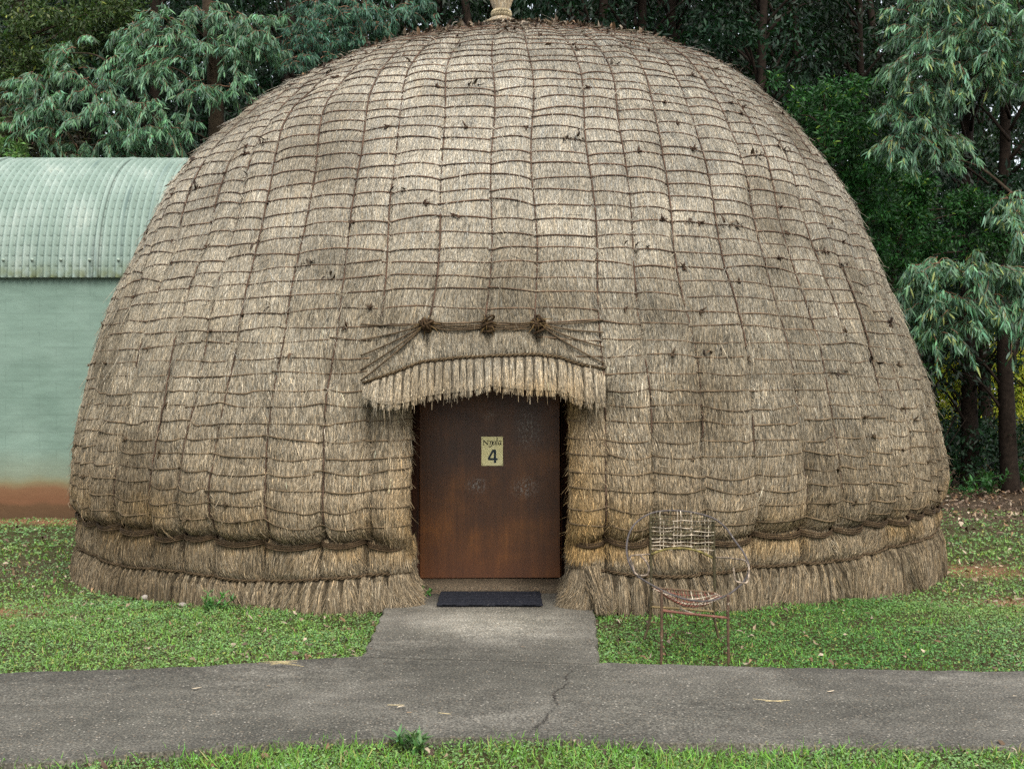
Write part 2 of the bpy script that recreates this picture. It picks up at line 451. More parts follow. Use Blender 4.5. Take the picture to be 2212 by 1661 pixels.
def dome(a, L, lift=0.0):
    x, y, z, r, ph = base_pt(a, L)
    i, s = panel(a, L)
    A = .095 - .048 * smooth(L, .8, 2.4) - .020 * smooth(L, 2.4, 4.8)
    A = A * (.85 + .3 * np.sin(i * 3.7 + 1)); edge_ = np.minimum(s, 1 - s)
    pil = A * ((4 * s * (1 - s)) ** .55 - .6)
    k = (L + sag_of(a, L) - ROWS[0]) / .118; fr = np.abs(k - np.round(k)) * .118
    am = .012 - .007 * smooth(L, 1.2, 3.2)
    pin = -am * np.exp(-(fr / .018) ** 2) * (L < ROWS[-1] + .05)
    big = .022 * noise(np.stack([x, y, z], -1), .9, 11) + .009 * noise(np.stack([x, y, z], -1), 3.5, 12)
    Lb = L_of_z(zbelt(a)); d = L - Lb
    tuck = -.075 * np.exp(-(np.maximum(d, 0) / .045) ** 1.6)
    puff = .022 * np.exp(-((d - .22) / .2) ** 2)
    notch = -.075 * np.exp(-edge_ / .07) * np.exp(-(np.maximum(d, 0) / .13) ** 2)
    dent = -.07 * smooth(x, -1.04, -.94) * (1 - smooth(x, .56, .66)) * smooth(z, 1.40, 1.52) * (1 - smooth(z - np.interp(x, [-1.02, -.81, -.58, .17, .39, .63], [1.64, 1.82, 1.95, 1.965, 1.83, 1.67]), -.17, -.05)) * (y < HY)
    disp = pil * (.6 + .4 * smooth(d, 0, .12)) + pin + big + tuck + puff + notch + dent + lift
    al = alpha_of(L)
    nx_, ny_, nz_ = np.cos(al) * np.sin(ph), -np.cos(al) * np.cos(ph), np.sin(al)
    # blunter normals low down
    x, y, z = x + nx_ * disp, y + ny_ * disp, z + nz_ * disp
    sdist = np.where(x < -.15, XEL - RB - x, x - XER - RB); sdist = np.maximum(sdist, 0)
    front = (y < HY)
    y = y + front * .14 * np.exp(-(sdist / .30) ** 2) * (1 - smooth(z, 1.30, 1.62))
    return np.stack([x, y, z], -1)
ZTOP = 1.66                                # top of the opening
def jamb(side, k, L, lift=0.0, fn=None):
    """rolled-in thatch beside the door; k in 0..1"""
    ae = edge_a(L, side); p = (fn or dome)(ae, L)
    th = np.clip(k / .35, 0, 1) * np.pi / 2; back = np.clip((k - .35) / .65, 0, 1)
    px_ = p[..., 0] - side * (RB + .012 * np.sin(L * 54) + lift * np.sin(th)) * np.sin(th)
    py_ = p[..., 1] + RB * (1 - np.cos(th)) + back * (8.98 - p[..., 1] - RB) - lift * np.cos(th)
    px_ = px_ + side * back * (.085 if side < 0 else .045)
    return np.stack([px_, py_, p[..., 2]], -1)
def straw_col(P, rnd=None):
    """weathered straw colour by place: grey-tan outside, golden where sheltered; low thatch also darkened as shade"""
    z = P[..., 2]; x = P[..., 0]; y = P[..., 1]
    hi = srgb(180, 173, 157); mid = srgb(166, 157, 138); lo = srgb(148, 133, 109)  # lo is darker for weathering and for the weaker light low down
    lo = lo * (1 - .22 * (1 - smooth(z, .0, .12)))[..., None]; t1 = smooth(z, .3, 2.0)[..., None]; t2 = smooth(z, 1.8, 3.6)[..., None]
    c = lo * (1 - t1) + mid * t1; c = c * (1 - t2) + hi * t2
    n = noise(P, .9, 41)[..., None]; c = c * (1 + .10 * n)
    i_, _ = panel(np.arctan2(x - HX, HY - y)); tone = .07 * np.sin(i_ * 12.9 + np.floor(z / .24 + np.sin(i_)) * 7.7); c = c * (1 + tone)[..., None]
    n2 = np.clip(noise(P, 1.7, 42) - .1, 0, 1)[..., None]; c = c * (1 - .42 * n2 * np.array([.95, 1, 1.08]))
    sd = np.where(x < -.15, XEL - x, x - XER)
    g = (.45 + .55 * (x > -.15)) * np.exp(-np.maximum(sd, 0) / .28) * (1 - smooth(z, 1.45, 1.75)) * (z > .35) * (y < HY) * np.clip(.65 + .5 * noise(P, 2.2, 43), .15, 1)
    g = np.clip(g + (.35 * np.exp(-((z - .62) / .12) ** 2) + .5 * np.exp(-((z - .42) / .06) ** 2)) * np.clip(noise(P, 3, 44) + .35, 0, 1), 0, 1)[..., None]
    gold = srgb(184, 150, 96)
    return c * (1 - g * .75) + gold * g * .75

def make_grid(fn, A, B):
    P = fn(A, B); return P
hut = thing("beehive_hut", "large domed beehive hut of grey straw thatch laced with rope", "hut", (HX, HY, 0))
def put(mb, name, mats, parent=hut, **kw):
    o = mb.obj(name, mats, parent, **kw)
    p = parent; off = Vector((0, 0, 0))
    while p is not None: off += p.location; p = p.parent
    o.data.transform(__import__("mathutils").Matrix.Translation(-off)); return o

mb = MB()
nL = 420
tau = np.linspace(0, 1, nL)
Lt = L_of_z(np.array(1.95))
def side_grid(side, na):
    s = np.linspace(0, 1, na)
    L0 = .36 + tau * (LMAX - .36 - .002)
    Acol = []
    for j in range(na):
        Lb = np.full(nL, 0.)
        e = edge_a(L0, side) * (1 - smooth(L0, 2.2, 3.6)) + edge_a(np.array([1.9]), side)[0] * smooth(L0, 2.2, 3.6)
        far = math.pi * side
        Acol.append(e + (far - e) * s[j])
    A = np.stack(Acol, 0); Lb = L_of_z(zbelt(A)) - .012
    L = Lb + tau[None] * (LMAX - .002 - Lb)
    # recompute the edge for the true L
    e = edge_a(L[0], side) * (1 - smooth(L[0], 2.2, 3.6)) + edge_a(np.array([1.9]), side)[0] * smooth(L[0], 2.2, 3.6)
    A = e[None] + (math.pi * side - e[None]) * s[:, None]
    P = dome(A, L); q = grid_quads(na, nL)
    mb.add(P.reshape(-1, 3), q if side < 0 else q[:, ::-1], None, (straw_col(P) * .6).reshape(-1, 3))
    return e, L[0]
eL, LL = side_grid(-1, 640); eR, LR = side_grid(1, 640)
k = L_of_z(np.array(1.70))
Lm = np.linspace(k, LMAX - .002, 330); sm = np.linspace(0, 1, 60)
e0 = np.interp(Lm, LL, eL); e1 = np.interp(Lm, LR, eR)
A = e0[None] * (1 - sm[:, None]) + e1[None] * sm[:, None]
P = dome(A, np.repeat(Lm[None], 60, 0))
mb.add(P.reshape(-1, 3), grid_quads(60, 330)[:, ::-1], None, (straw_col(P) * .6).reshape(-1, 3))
for side in (-1, 1):
    Lj = np.linspace(L_of_z(.43), L_of_z(1.8), 120); kj = np.linspace(0, 1, 24)
    KK, LJ = np.meshgrid(kj, Lj, indexing='ij'); P = jamb(side, KK, LJ)
    q = grid_quads(24, 120); mb.add(P.reshape(-1, 3), q[:, ::-1] if side < 0 else q, None, (straw_col(P) * .6).reshape(-1, 3))

def strands(mb, p0, p1, p2, w, col, N0=None):
    """ribbons through three points each"""
    n = len(p0); d = nrm(p2 - p0)
    view = nrm(np.array([0, 0, 1.5]) - p1); side = nrm(np.cross(d, view) + .5 * rng.normal(size=d.shape) * .3)
    W = w[:, None] * side
    V = np.stack([p0 - W, p0 + W, p1 - W, p1 + W, p2 - W * .35, p2 + W * .35], 1).reshape(-1, 3)
    b = np.arange(n)[:, None] * 6
    Q = np.concatenate([b + [0, 1, 3, 2], b + [2, 3, 5, 4]])
    C = np.repeat(col, 6, 0); mb.add(V, Q, None, C)
def strand_cols(P, n):
    c = straw_col(P); t = (1 - .5 * smooth(P[:, 2], 1.2, 3.2))[:, None]; m = np.exp(.24 * t * rng.normal(size=(n, 1)))
    m = np.where(rng.random((n, 1)) < .20 * t, m * .55, m); m = np.where(rng.random((n, 1)) < .10 * t, m * 1.35, m)  # some strands darkened to read as shadow gaps
    hue = rng.normal(size=(n, 1)) * .04
    return np.clip(c * m * (1 + hue * np.array([1.0, .1, -1.2])), .012, .78)

def dome_strands(mb, n, amin, amax, Lmin_off=.0, len_=(.05, .13), w=.0024, lift=.0035, hair=False):
    a = rng.uniform(amin, amax, n * 2); L = rng.uniform(.42, LMAX - .05, n * 2)
    _, _, zz, r, _ = base_pt(a, L); keep = rng.random(n * 2) < (r / 4.2)
    a, L = a[keep], L[keep]; z0 = base_pt(a, L)[2]
    e0 = np.interp(L, LL, eL); e1 = np.interp(L, LR, eR)
    ok = ~((a > e0) & (a < e1) & (z0 < 1.80)); a, L = a[ok], L[ok]
    n = len(a); _, _, _, r, _ = base_pt(a, L); r = np.maximum(r, .12)
    ln = rng.uniform(*len_, n) * (1 + 1.2 * smooth(L, .9, 2.6)); swirl = .22 * noise(np.stack([a * 3, L], -1), 1.6, 51)
    ang = swirl + rng.normal(size=n) * .10
    far = rng.random(n) < .06; ang = np.where(far, rng.normal(size=n) * .6, ang)
    if hair: ang = rng.normal(size=n) * .55
    Lb = L_of_z(zbelt(a)); L = np.maximum(L, Lb + .02); L2 = np.maximum(L - ln * np.cos(ang), Lb + .008); a2 = a + ln * np.sin(ang) / r
    l2 = np.abs(rng.normal(size=n)) * lift + .003
    p0 = dome(a, L, .001); p1 = dome((a + a2) / 2, (L + L2) / 2, l2 * .6 + .003)
    p2 = dome(a2, L2, l2)
    if hair:
        p2 = p2 + rng.normal(size=p2.shape) * .018
    # close to the opening the strands must not cross it
    inside = (p2[:, 0] > XEL + .02) & (p2[:, 0] < XER - .02) & (p2[:, 2] < 1.75) & (p2[:, 1] < HY)
    g = ~inside
    strands(mb, p0[g], p1[g], p2[g], w * (.6 + .8 * rng.random(g.sum())), strand_cols(p1[g], g.sum()))
d2 = math.radians
dome_strands(mb, 400000, d2(-92), d2(92))
dome_strands(mb, 26000, d2(92), d2(268) - 0, len_=(.15, .3), w=.006)
dome_strands(mb, 9000, d2(-88), d2(88), len_=(.05, .17), w=.0017, lift=.022, hair=True)
# jamb strands
for side in (-1, 1):
    n = 16000; kk = rng.uniform(0, .8, n); L = rng.uniform(L_of_z(.42), L_of_z(1.72), n)
    ln = rng.uniform(.08, .18, n); k2 = np.clip(kk + rng.normal(size=n) * .08, 0, 1)
    L2 = np.maximum(L - ln, L_of_z(.38)); li = np.abs(rng.normal(size=n)) * .009 + .003
    p0 = jamb(side, kk, L, .001); p2 = jamb(side, k2, L2, li); p1 = jamb(side, (kk + k2) / 2, (L + L2) / 2, li * .5 + .003)
    m = rng.random(n) < .03; p2[m] += rng.normal(size=(m.sum(), 3)) * .03
    strands(mb, p0, p1, p2, .0024 * (.6 + .8 * rng.random(n)), strand_cols(p1, n))
thatch = put(mb, "thatch", [M_bed], smooth=True)

# skirt ----------------------------------------------------------
def skirt(a, q, lift=0.0):
    """q: 0 under the belt .. 1 at the ground"""
    zb = zbelt(a) + .03; Lq = np.full(np.shape(a), .45) if np.ndim(a) else .45
    x, y, z, r, ph = base_pt(a, np.full(np.shape(a), .5))
    i, s = panel(a)
    zc = zcord(a); nearD = np.exp(-np.maximum(np.where(x < -.15, XEL - RB - x, x - XER - RB), 0) / .35) * (y < HY)
    zc = zc + .05 * nearD
    zbot = gz(x, y) - .012 + .055 * nearD + .012 * noise(np.stack([a], -1), 30, 61)
    zz = np.where(q < .5, zb + (zc - zb) * q * 2, zc + (zbot - zc) * (q - .5) * 2)
    up = np.clip(q * 2, 0, 1); dn = np.clip(q * 2 - 1, 0, 1)
    off = -.045 + .035 * np.sin(up * np.pi * .62) - .022 * np.exp(-((q - .5) / .05) ** 2) + .052 * dn ** .8
    off = off + .06 * ((4 * s * (1 - s)) ** .4 - .7) * (1 - smooth(q, .35, .75)) - .07 * np.exp(-np.minimum(s, 1 - s) / .05) * (1 - smooth(q, .25, .8))
    tuft = np.abs(np.sin(a * 150 + 2.2 * np.sin(a * 13))) ** .8
    off = off + .055 * (tuft - .6) * smooth(q, .5, .62) + .012 * noise(np.stack([x * 4, y * 4, zz], -1), 1, 62) + lift
    rr = r + off; x = HX + rr * np.sin(ph); y = HY - rr * np.cos(ph)
    sdist = np.maximum(np.where(x < -.15, XEL - RB - x, x - XER - RB), 0)
    y = y + (y < HY) * .15 * np.exp(-(sdist / .30) ** 2)
    return np.stack([x, y, zz], -1)
def skirt_edge(side): 
    return math.asin(((XEL - RB - HX) if side < 0 else (XER + RB - HX)) / 4.1)
def skirt_jamb(side, k, q, lift=0.0):
    ae = skirt_edge(side); p = skirt(np.full(np.shape(q), ae), q)
    th = np.clip(k / .4, 0, 1) * np.pi / 2; back = np.clip((k - .4) / .6, 0, 1)
    fl = RB + .07 * smooth(q, .5, 1.0) * (1 - back)
    return np.stack([p[..., 0] - side * (fl + lift * np.sin(th)) * np.sin(th), p[..., 1] + RB * (1 - np.cos(th)) + back * (8.95 - p[..., 1] - RB) - lift * np.cos(th), p[..., 2]], -1)
mb = MB()
for side in (-1, 1):
    A, Q = np.meshgrid(np.linspace(skirt_edge(side), math.pi * side, 700), np.linspace(0, 1, 40), indexing='ij')
    P = skirt(A, Q); q = grid_quads(700, 40)
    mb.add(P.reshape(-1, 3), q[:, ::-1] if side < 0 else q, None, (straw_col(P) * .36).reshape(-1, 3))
    KK, Q = np.meshgrid(np.linspace(0, 1, 20), np.linspace(0, .9, 30), indexing='ij'); P = skirt_jamb(side, KK, Q)
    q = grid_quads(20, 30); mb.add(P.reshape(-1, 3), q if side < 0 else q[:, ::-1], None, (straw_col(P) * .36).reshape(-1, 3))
for (n, q0, q1, ln) in ((26000, 0, .46, (.12, .3)), (44000, .47, .93, (.25, .6))):
    a = rng.uniform(d2(-95), d2(95), n); ok = (a < skirt_edge(-1)) | (a > skirt_edge(1)); a = a[ok]; n = len(a)
    q = rng.uniform(q0, q1, n) if q0 < .1 else q0 + (q1 - q0) * rng.random(n) ** 1.6
    if q0 > .1: tp = a * 150 + 2.2 * np.sin(a * 13); a = a - .5 * ((tp % np.pi) - np.pi / 2) / 150
    dq = rng.uniform(*ln, n); q2 = np.minimum(q + dq, .5 if q0 < .1 else 1.03)
    tilt = .05 * noise(a[:, None] * 9, 1, 63); a2 = a + (tilt + rng.normal(size=n) * (.022 if q0 < .1 else .012)) * dq
    li = np.abs(rng.normal(size=n)) * .006 + .003
    p0 = skirt(a, q, .001); p2 = skirt(a2, q2, li); p1 = skirt((a + a2) / 2, (q + q2) / 2, li * .6 + .004)
    p2[:, 2] -= (q0 > .1) * (q2 > .99) * rng.uniform(-.03, .02, n)
    strands(mb, p0, p1, p2, .0026 * (.6 + .8 * rng.random(n)), strand_cols(p1, n))
for side in (-1, 1):
    n = 7000; kk = rng.uniform(0, .75, n); q = rng.uniform(0, .9, n); li = np.abs(rng.normal(size=n)) * .014 + .003
    up = q < .45; q2 = np.where(up, np.minimum(q + .25, .5), q + rng.uniform(.1, .4, n)); q2 = np.minimum(q2, 1.0)
    p0 = skirt_jamb(side, kk, q, .001); p2 = skirt_jamb(side, kk, q2, li); p1 = skirt_jamb(side, kk, (q + q2) / 2, li * .5 + .003)
    p2[:, 0] += -side * np.abs(rng.normal(size=n)) * .02 * (q2 > .8)
    strands(mb, p0, p1, p2, .0024 * (.6 + .8 * rng.random(n)), strand_cols(p1, n))
# a long loose lock hanging by the right jamb
n = 420; a = az_of(1285, 4.15) + rng.normal(size=n) * .0065
p0 = skirt(a, rng.uniform(.42, .7, n), .03); c = skirt(np.full(n, az_of(1297, 4.15)), np.full(n, 1.0), .05)
p2 = c + rng.normal(size=(n, 3)) * [.022, .02, .02]; p2[:, 2] = rng.uniform(.0, .12, n); p2[:, 1] -= .05
strands(mb, p0, (p0 + p2) / 2 - [0, .02, 0], p2, np.full(n, .0026), strand_cols(p0, n))
put(mb, "thatch_skirt", [M_bed])

# hood over the door ----------------------------------------------
def ydome(x, z):
    r = np.interp(z, _z[:600], _r[:600]); return HY - np.sqrt(np.maximum(r * r - (x - HX) ** 2, 0))
def line_world(pts, yoff, n=240):
    pts = np.array(pts, float); u = np.linspace(pts[0, 0], pts[-1, 0], n); v = np.interp(u, pts[:, 0], pts[:, 1])
    y = np.full(n, 7.8)
    for _ in range(12):
        x = (u - U0) / F * y; z = CAMH - (v - V0) / F * y; y = .5 * y + .5 * (ydome(x, z) + yoff(u))
    return np.stack([(u - U0) / F * y, y, CAMH - (v - V0) / F * y], -1)
fall = lambda u: np.sin(np.clip((u - 784) / (1307 - 784), 0, 1) * np.pi) ** .5
H_top = line_world([(784, 805), (850, 748), (922, 702), (1055, 702), (1161, 697), (1230, 745), (1307, 795)], lambda u: .0 + 0 * u)
H_mid = line_world([(784, 827), (857, 802), (909, 781), (993, 772), (1074, 768), (1155, 765), (1209, 771), (1250, 786), (1307, 795)], lambda u: -.01 - .045 * fall(u))
H_bot = line_world([(784, 858), (817, 870), (844, 875), (882, 868), (911, 857), (949, 851), (1020, 844), (1060, 832), (1128, 842), (1209, 844), (1245, 862), (1277, 871), (1307, 866)], lambda u: -.02 - .085 * fall(u))
HU = np.linspace(0, 1, 240)
KU = [(922 - 784) / 523., (1055 - 784) / 523., (1161 - 784) / 523.]
TU = np.sort(np.concatenate([np.linspace(0.03, .97, 29) + .006 * rng.normal(size=29)]))
def hood(s, b, lift=0.0):
    g = lambda Lr: np.stack([np.interp(s, HU, Lr[:, i]) for i in range(3)], -1)
    T, M_, B_ = g(H_top), g(H_mid), g(H_bot)
    b1 = np.clip(b * 2, 0, 1)[..., None]; b2 = np.clip(b * 2 - 1, 0, 1)[..., None]
    P = T + (M_ - T) * b1 + (B_ - M_) * b2
    bulge = .022 * np.sin(b1[..., 0] * np.pi) * np.sin(np.clip(s, 0, 1) * np.pi) ** .6
    cle = sum(np.exp(-np.abs(s - k) / .014) for k in KU); bulge = bulge - .12 * cle * np.exp(-(b / .42) ** 3)
    i = np.clip(np.searchsorted(TU, s) - 1, 0, len(TU) - 2); f = np.clip((s - TU[i]) / (TU[i + 1] - TU[i]), 0, 1)
    bulge = bulge + .045 * ((4 * f * (1 - f)) ** .5 - .5) * smooth(b, .5, .58) * (1 - .5 * smooth(b, .7, 1))
    bulge = bulge - .025 * np.exp(-((b - .5) / .05) ** 2) + .02 * smooth(b, .55, 1)
    P = P.copy(); P[..., 1] -= bulge + lift - 1.6 * np.clip(-b, 0, 1); P[..., 2] += .35 * np.clip(-b, 0, 1)
    return P
mb = MB()
S_, B_ = np.meshgrid(np.linspace(0, 1, 240), np.concatenate([[-.12], np.linspace(-.04, 1, 69)]), indexing='ij')
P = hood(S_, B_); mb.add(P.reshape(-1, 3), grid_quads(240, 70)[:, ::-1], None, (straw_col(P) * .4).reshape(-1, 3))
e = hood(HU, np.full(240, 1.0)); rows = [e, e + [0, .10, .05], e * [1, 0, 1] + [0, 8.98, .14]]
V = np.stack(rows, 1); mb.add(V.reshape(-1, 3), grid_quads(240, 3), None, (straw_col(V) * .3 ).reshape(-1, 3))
for (n, b0, b1, ln) in ((9500, 0, .44, .28), (15000, .5, .85, .5)):
    s = rng.random(n)
    if b0 > .1:
        ti = np.clip(np.searchsorted(TU, s) - 1, 0, len(TU) - 2); s = s + .45 * ((TU[ti] + TU[ti + 1]) / 2 - s) * ((s > TU[0]) & (s < TU[-1]))
    b = b0 + (b1 - b0) * rng.random(n) ** (1 if b0 < .1 else 1.6); db = ln * rng.uniform(.4, 1, n)
    b2 = np.minimum(b + db, .5 if b0 < .1 else 1.04); s2 = s + rng.normal(size=n) * .004 + (s - .5) * .02 * (b0 > .1)
    li = np.abs(rng.normal(size=n)) * .009 + .003
    p0 = hood(s, b, .001); p1 = hood((s + s2) / 2, (b + b2) / 2, li * .6 + .003); p2 = hood(s2, b2, li)
    p2[:, 2] -= (b2 > 1) * rng.uniform(-.03, .045, n) * (rng.random(n) < .6); wild = (b2 > 1) & (rng.random(n) < .01); p2[wild, 2] -= .06
    strands(mb, p0, p1, p2, .0025 * (.6 + .8 * rng.random(n)), np.clip(strand_cols(p1, n) * 1.1, 0, .8))
put(mb, "door_hood", [M_bed])

# ropes -----------------------------------------------------------
def rope_col(P):
    t = smooth(P[..., 2].mean(), .6, 3.2); return srgb(112, 96, 74) * (1 - t) + srgb(100, 80, 66) * t
mb = MB()
jit = {}
for ri, L0 in enumerate(ROWS):
    for c in range(NC - 1):
        a0, a1 = cols[c], cols[c + 1]
        if abs((a0 + a1) / 2) > d2(100): continue
        z0 = base_pt(np.array([0.]), np.array([L0]))[2][0]
        if (a0 > cols[0] and a1 < .62 / 4.18 + .01 and a0 > -1.05 / 4.18 and 1.44 < z0 < 1.98): continue
        if z0 < 1.6 and a0 > np.interp(L0, LL, eL) - .001 and a1 < np.interp(L0, LR, eR) + .001: continue
        if L0 > LMAX - .9 and ri % 2 and c % 2: continue
        s = np.linspace(0, 1, 9 if L0 < 4.5 else 6); a = a0 + (a1 - a0) * s
        e0_, e1_ = np.interp(L0, LL, eL), np.interp(L0, LR, eR)
        e = jit.get((ri, c), rng.normal() * .010); f = rng.normal() * .012
        jit[(ri, c + 1)] = e * 0 + f + rng.normal() * .008
        LLc = L0 + e * (1 - s) + f * s
        LLc = LLc - sag_of(a, LLc)
        Lb = L_of_z(zbelt(a)); LLc = np.maximum(LLc, Lb + .045 + .02 * rng.random())
        if z0 < 1.60:
            if a0 < e0_ < a1 and a0 < -.1: a = a0 + (e0_ - a0) * s
            if a0 < e1_ < a1 and a1 > .0: a = e1_ + (a1 - e1_) * s
            
        P = dome(a, LLc, .015)
        # rope follows the jamb roll
        if z0 < 1.66 and (abs(a[-1] - e0_) < 1e-6):
            kk = np.linspace(.05, .6, 8); P = np.concatenate([P, jamb(-1, kk, np.full(8, LLc[-1]) + .03 * kk, .020)])
        if z0 < 1.66 and (abs(a[0] - e1_) < 1e-6):
            kk = np.linspace(.6, .05, 8); P = np.concatenate([jamb(1, kk, np.full(8, LLc[0]) + .03 * kk, .020), P])
        add_tube(mb, P, .0043 + .0016 * rng.random(), 5, rope_col(P) * rng.uniform(.62, 1.05), .25)
        if rng.random() < .08:     # frayed knot on the row
            q = P[rng.integers(1, len(P) - 1)]
            for _ in range(7):
                dd = rng.normal(size=3) * .020; add_tube(mb, [q, q + dd * .6 + [0, -.014, 0], q + dd], [.009, .006, .002], 4, rope_col(P) * .55)
for c in range(NC):
    if abs(cols[c]) > d2(100): continue
    a0 = cols[c]; inner = (-.27 < a0 < .16)
    L0 = L_of_z(2.02) if inner else L_of_z(zbelt(np.array([a0])))[0] - .02
    stop = LMAX - (.5 if c % 2 else .25)
    L = np.linspace(L0, stop, 150)
    a = np.full(150, a0) - .013 * noise(np.stack([np.full(150, a0) * 3, L], -1), 1.1, 31, 2)
    P = dome(a, L, .022 - .008 * smooth(L, 3, 6)); add_tube(mb, P, .0058, 5, rope_col(P) * .68, .3)
put(mb, "rope_net", [M_rope])

def twisted(mb, path, r=.009, pitch=.07, amp=.009, col=(.1, .08, .06), turns=True):
    P = spline(path, max(40, int(len(path) * 1))) if len(path) < 40 else np.asarray(path)
    Ls = np.concatenate([[0], np.cumsum(np.linalg.norm(np.diff(P, axis=0), axis=1))])
    n = max(30, int(Ls[-1] / pitch * 7)); t = np.linspace(0, Ls[-1], n)
    P = np.stack([np.interp(t, Ls, P[:, i]) for i in range(3)], -1)
    T = nrm(np.gradient(P, axis=0)); A = nrm(np.cross(T, [0, 0, 1.])); B = np.cross(A, T)
    for ph in (0, np.pi):
        w = 2 * np.pi * t / pitch + ph
        add_tube(mb, P + amp * (np.cos(w)[:, None] * A + np.sin(w)[:, None] * B), r, 5, col, .2)
# belt: three ropes bound round the foot of the dome
mb = MB()
for side in (-1, 1):
    a = np.linspace(skirt_edge(side), d2(100) * side, 420)
    for j in range(3):
        zb = zbelt(a) + .010 - .014 * j + .004 * noise(a[:, None] * 20, 1, 70 + j)
        P = skirt(a, np.zeros_like(a), .03); P2 = skirt(a, np.zeros_like(a), .045)
        P = P2.copy(); P[:, 2] = zb
        Jk = np.linspace(0, .7, 14); p0 = P[0]
        J = np.stack([p0[0] - side * RB * np.sin(np.clip(Jk / .35, 0, 1) * np.pi / 2) * .98, p0[1] + RB * (1 - np.cos(np.clip(Jk / .35, 0, 1) * np.pi / 2)) + np.clip(Jk - .35, 0, 1) * 1.2, p0[2] + .05 * Jk], -1)
        P = np.concatenate([J[::-1], P]); add_tube(mb, P, .0058, 5, srgb(74, 60, 44) * rng.uniform(.8, 1.1), .2)
put(mb, "belt_rope", [M_rope])
mb = MB()
for side in (-1, 1):
    a = np.linspace(skirt_edge(side), d2(100) * side, 500); P = skirt(a, np.full(500, .5), .024)
    Jk = np.linspace(.02, .6, 12); J = skirt_jamb(side, Jk, np.full(12, .5), .012)
    twisted(mb, np.concatenate([J[::-1], P]), .0062, .08, .0075, srgb(84, 70, 52))
put(mb, "skirt_cord", [M_rope])
mb = MB()
P = hood(np.linspace(-.0, 1, 200), np.full(200, .5), .026); twisted(mb, P, .0055, .06, .0065, srgb(92, 78, 58))
for k in TU[1:-1]:   # the bindings that tie each tuft
    q = hood(np.array([k]), np.array([.5]), .018)[0]; add_tube(mb, [q + [0, .01, .02], q + [0, -.012, 0], q + [.004, .01, -.035]], .005, 4, srgb(96, 80, 60))
put(mb, "hood_cord", [M_rope])
# ropes between and beyond the three knots
bpy.context.view_layer.update(); DG = bpy.context.evaluated_depsgraph_get()
def onto(u, v, off=.02):
    """point on the thatch seen at (u, v), raised by off"""
    d = Vector(((u - U0) / F, 1.0, -(v - V0) / F)).normalized()
    ok, loc, nn, *_ = scene.ray_cast(DG, Vector((0, 0, CAMH)), d)
    return np.array(loc) - np.array(d) * off
kn = [onto(u, 699, .03) for u in (922, 1055, 1161)]
KNU = (922, 1055, 1161)
mb = MB()
for i in (0, 1):
    for j in range(4):
        P = spline([onto(KNU[i] * (1 - t) + KNU[i + 1] * t, 694 + 4.5 * j + 5 * math.sin(math.pi * t) + .8 * rng.normal(), .022) for t in np.linspace(0, 1, 7)], 20)
        add_tube(mb, P, .0052, 5, srgb(84, 70, 52) * rng.uniform(.85, 1.1), .2)
for (k, ends) in ((0, [(779, 700), (779, 734), (779, 768), (779, 799), (779, 822)]), (2, [(1302, 691), (1304, 718), (1304, 750), (1305, 785)])):
    for (u, v) in ends:
        P = spline([onto(KNU[k] * (1 - t) + u * t, 699 * (1 - t) + v * t + 4 * math.sin(math.pi * t), .020) for t in np.linspace(0, 1, 8)], 30); add_tube(mb, P, .006, 5, srgb(92, 78, 60) * rng.uniform(.75, 1.0), .2)
put(mb, "tie_ropes", [M_rope])
for k in range(3):
    mb = MB(); r0 = rng
    for j in range(9):
        th = np.linspace(0, 2 * np.pi, 18); ax = nrm(r0.normal(size=3) * [1, .5, 1]); u_ = nrm(np.cross(ax, [0, 1, .2])); w_ = np.cross(ax, u_)
        R_ = r0.uniform(.022, .045); c = kn[k] + r0.normal(size=3) * [.012, .006, .016] + [0, -.015, -.005]
        add_tube(mb, c + R_ * (np.cos(th)[:, None] * u_ + .7 * np.sin(th)[:, None] * w_), .0085, 5, srgb(64, 50, 34) * r0.uniform(.7, 1.1), .25)
    for j in range(26):
        dd = r0.normal(size=3) * [.045, .02, .04]; c = kn[k] + [0, -.02, 0]; add_tube(mb, [c, c + dd * .6 + [0, -.01, 0], c + dd + [0, 0, -.02]], [.004, .003, .001], 4, srgb(112, 92, 60) * r0.uniform(.6, 1.1))
    put(mb, "rope_knot", [M_rope], label=["rope knot on the left over the door", "rope knot in the middle over the door", "rope knot on the right over the door"][k])

# topknot ----------------------------------------------------------
TK = np.array([(1083 - 1106) / F * HY, HY - .55, 0.]); zt = 5.06
TK = px(1083, 47, 11.55); TK[2] -= .075
tk = put(MB().add(np.zeros((3, 3)), None, [[0, 1, 2]]), "topknot", [M_straw]) if False else None
mb = MB(); n = 5200
th = rng.uniform(0, 2 * np.pi, n)
rb = .10; c0 = srgb(166, 153, 130)
TK[2] += .075
ring = lambda th, r, z: TK + .62 * np.stack([r * np.cos(th), r * np.sin(th), z], -1)
A0 = np.linspace(0, 2 * np.pi, 40); prof = [(.30, -.10), (.19, -.02), (.125, .05), (.105, .10), (.10, .16), (.115, .20), (.15, .32), (.17, .44), (.10, .46), (0, .46)]
V = np.stack([ring(A0, r, np.full(40, z)) for r, z in prof], 0); mb.add(V.reshape(-1, 3), grid_quads(len(prof), 40), None, c0 * .45)
def col_tk(n): return np.clip(c0 * np.exp(.25 * rng.normal(size=(n, 1))) * (1 + .06 * rng.normal(size=(n, 1)) * np.array([1, 0, -1.5])), .03, .8)
h = n // 2; t0 = th[:h]
strands(mb, ring(t0, rng.uniform(.10, .12, h), np.full(h, .07)), ring(t0, .165 + .02 * rng.random(h), rng.uniform(-.0, .03, h)), ring(t0 + .1 * rng.normal(size=h), .25 + .08 * rng.random(h), -.075 + .03 * rng.random(h)), np.full(h, .003), col_tk(h))
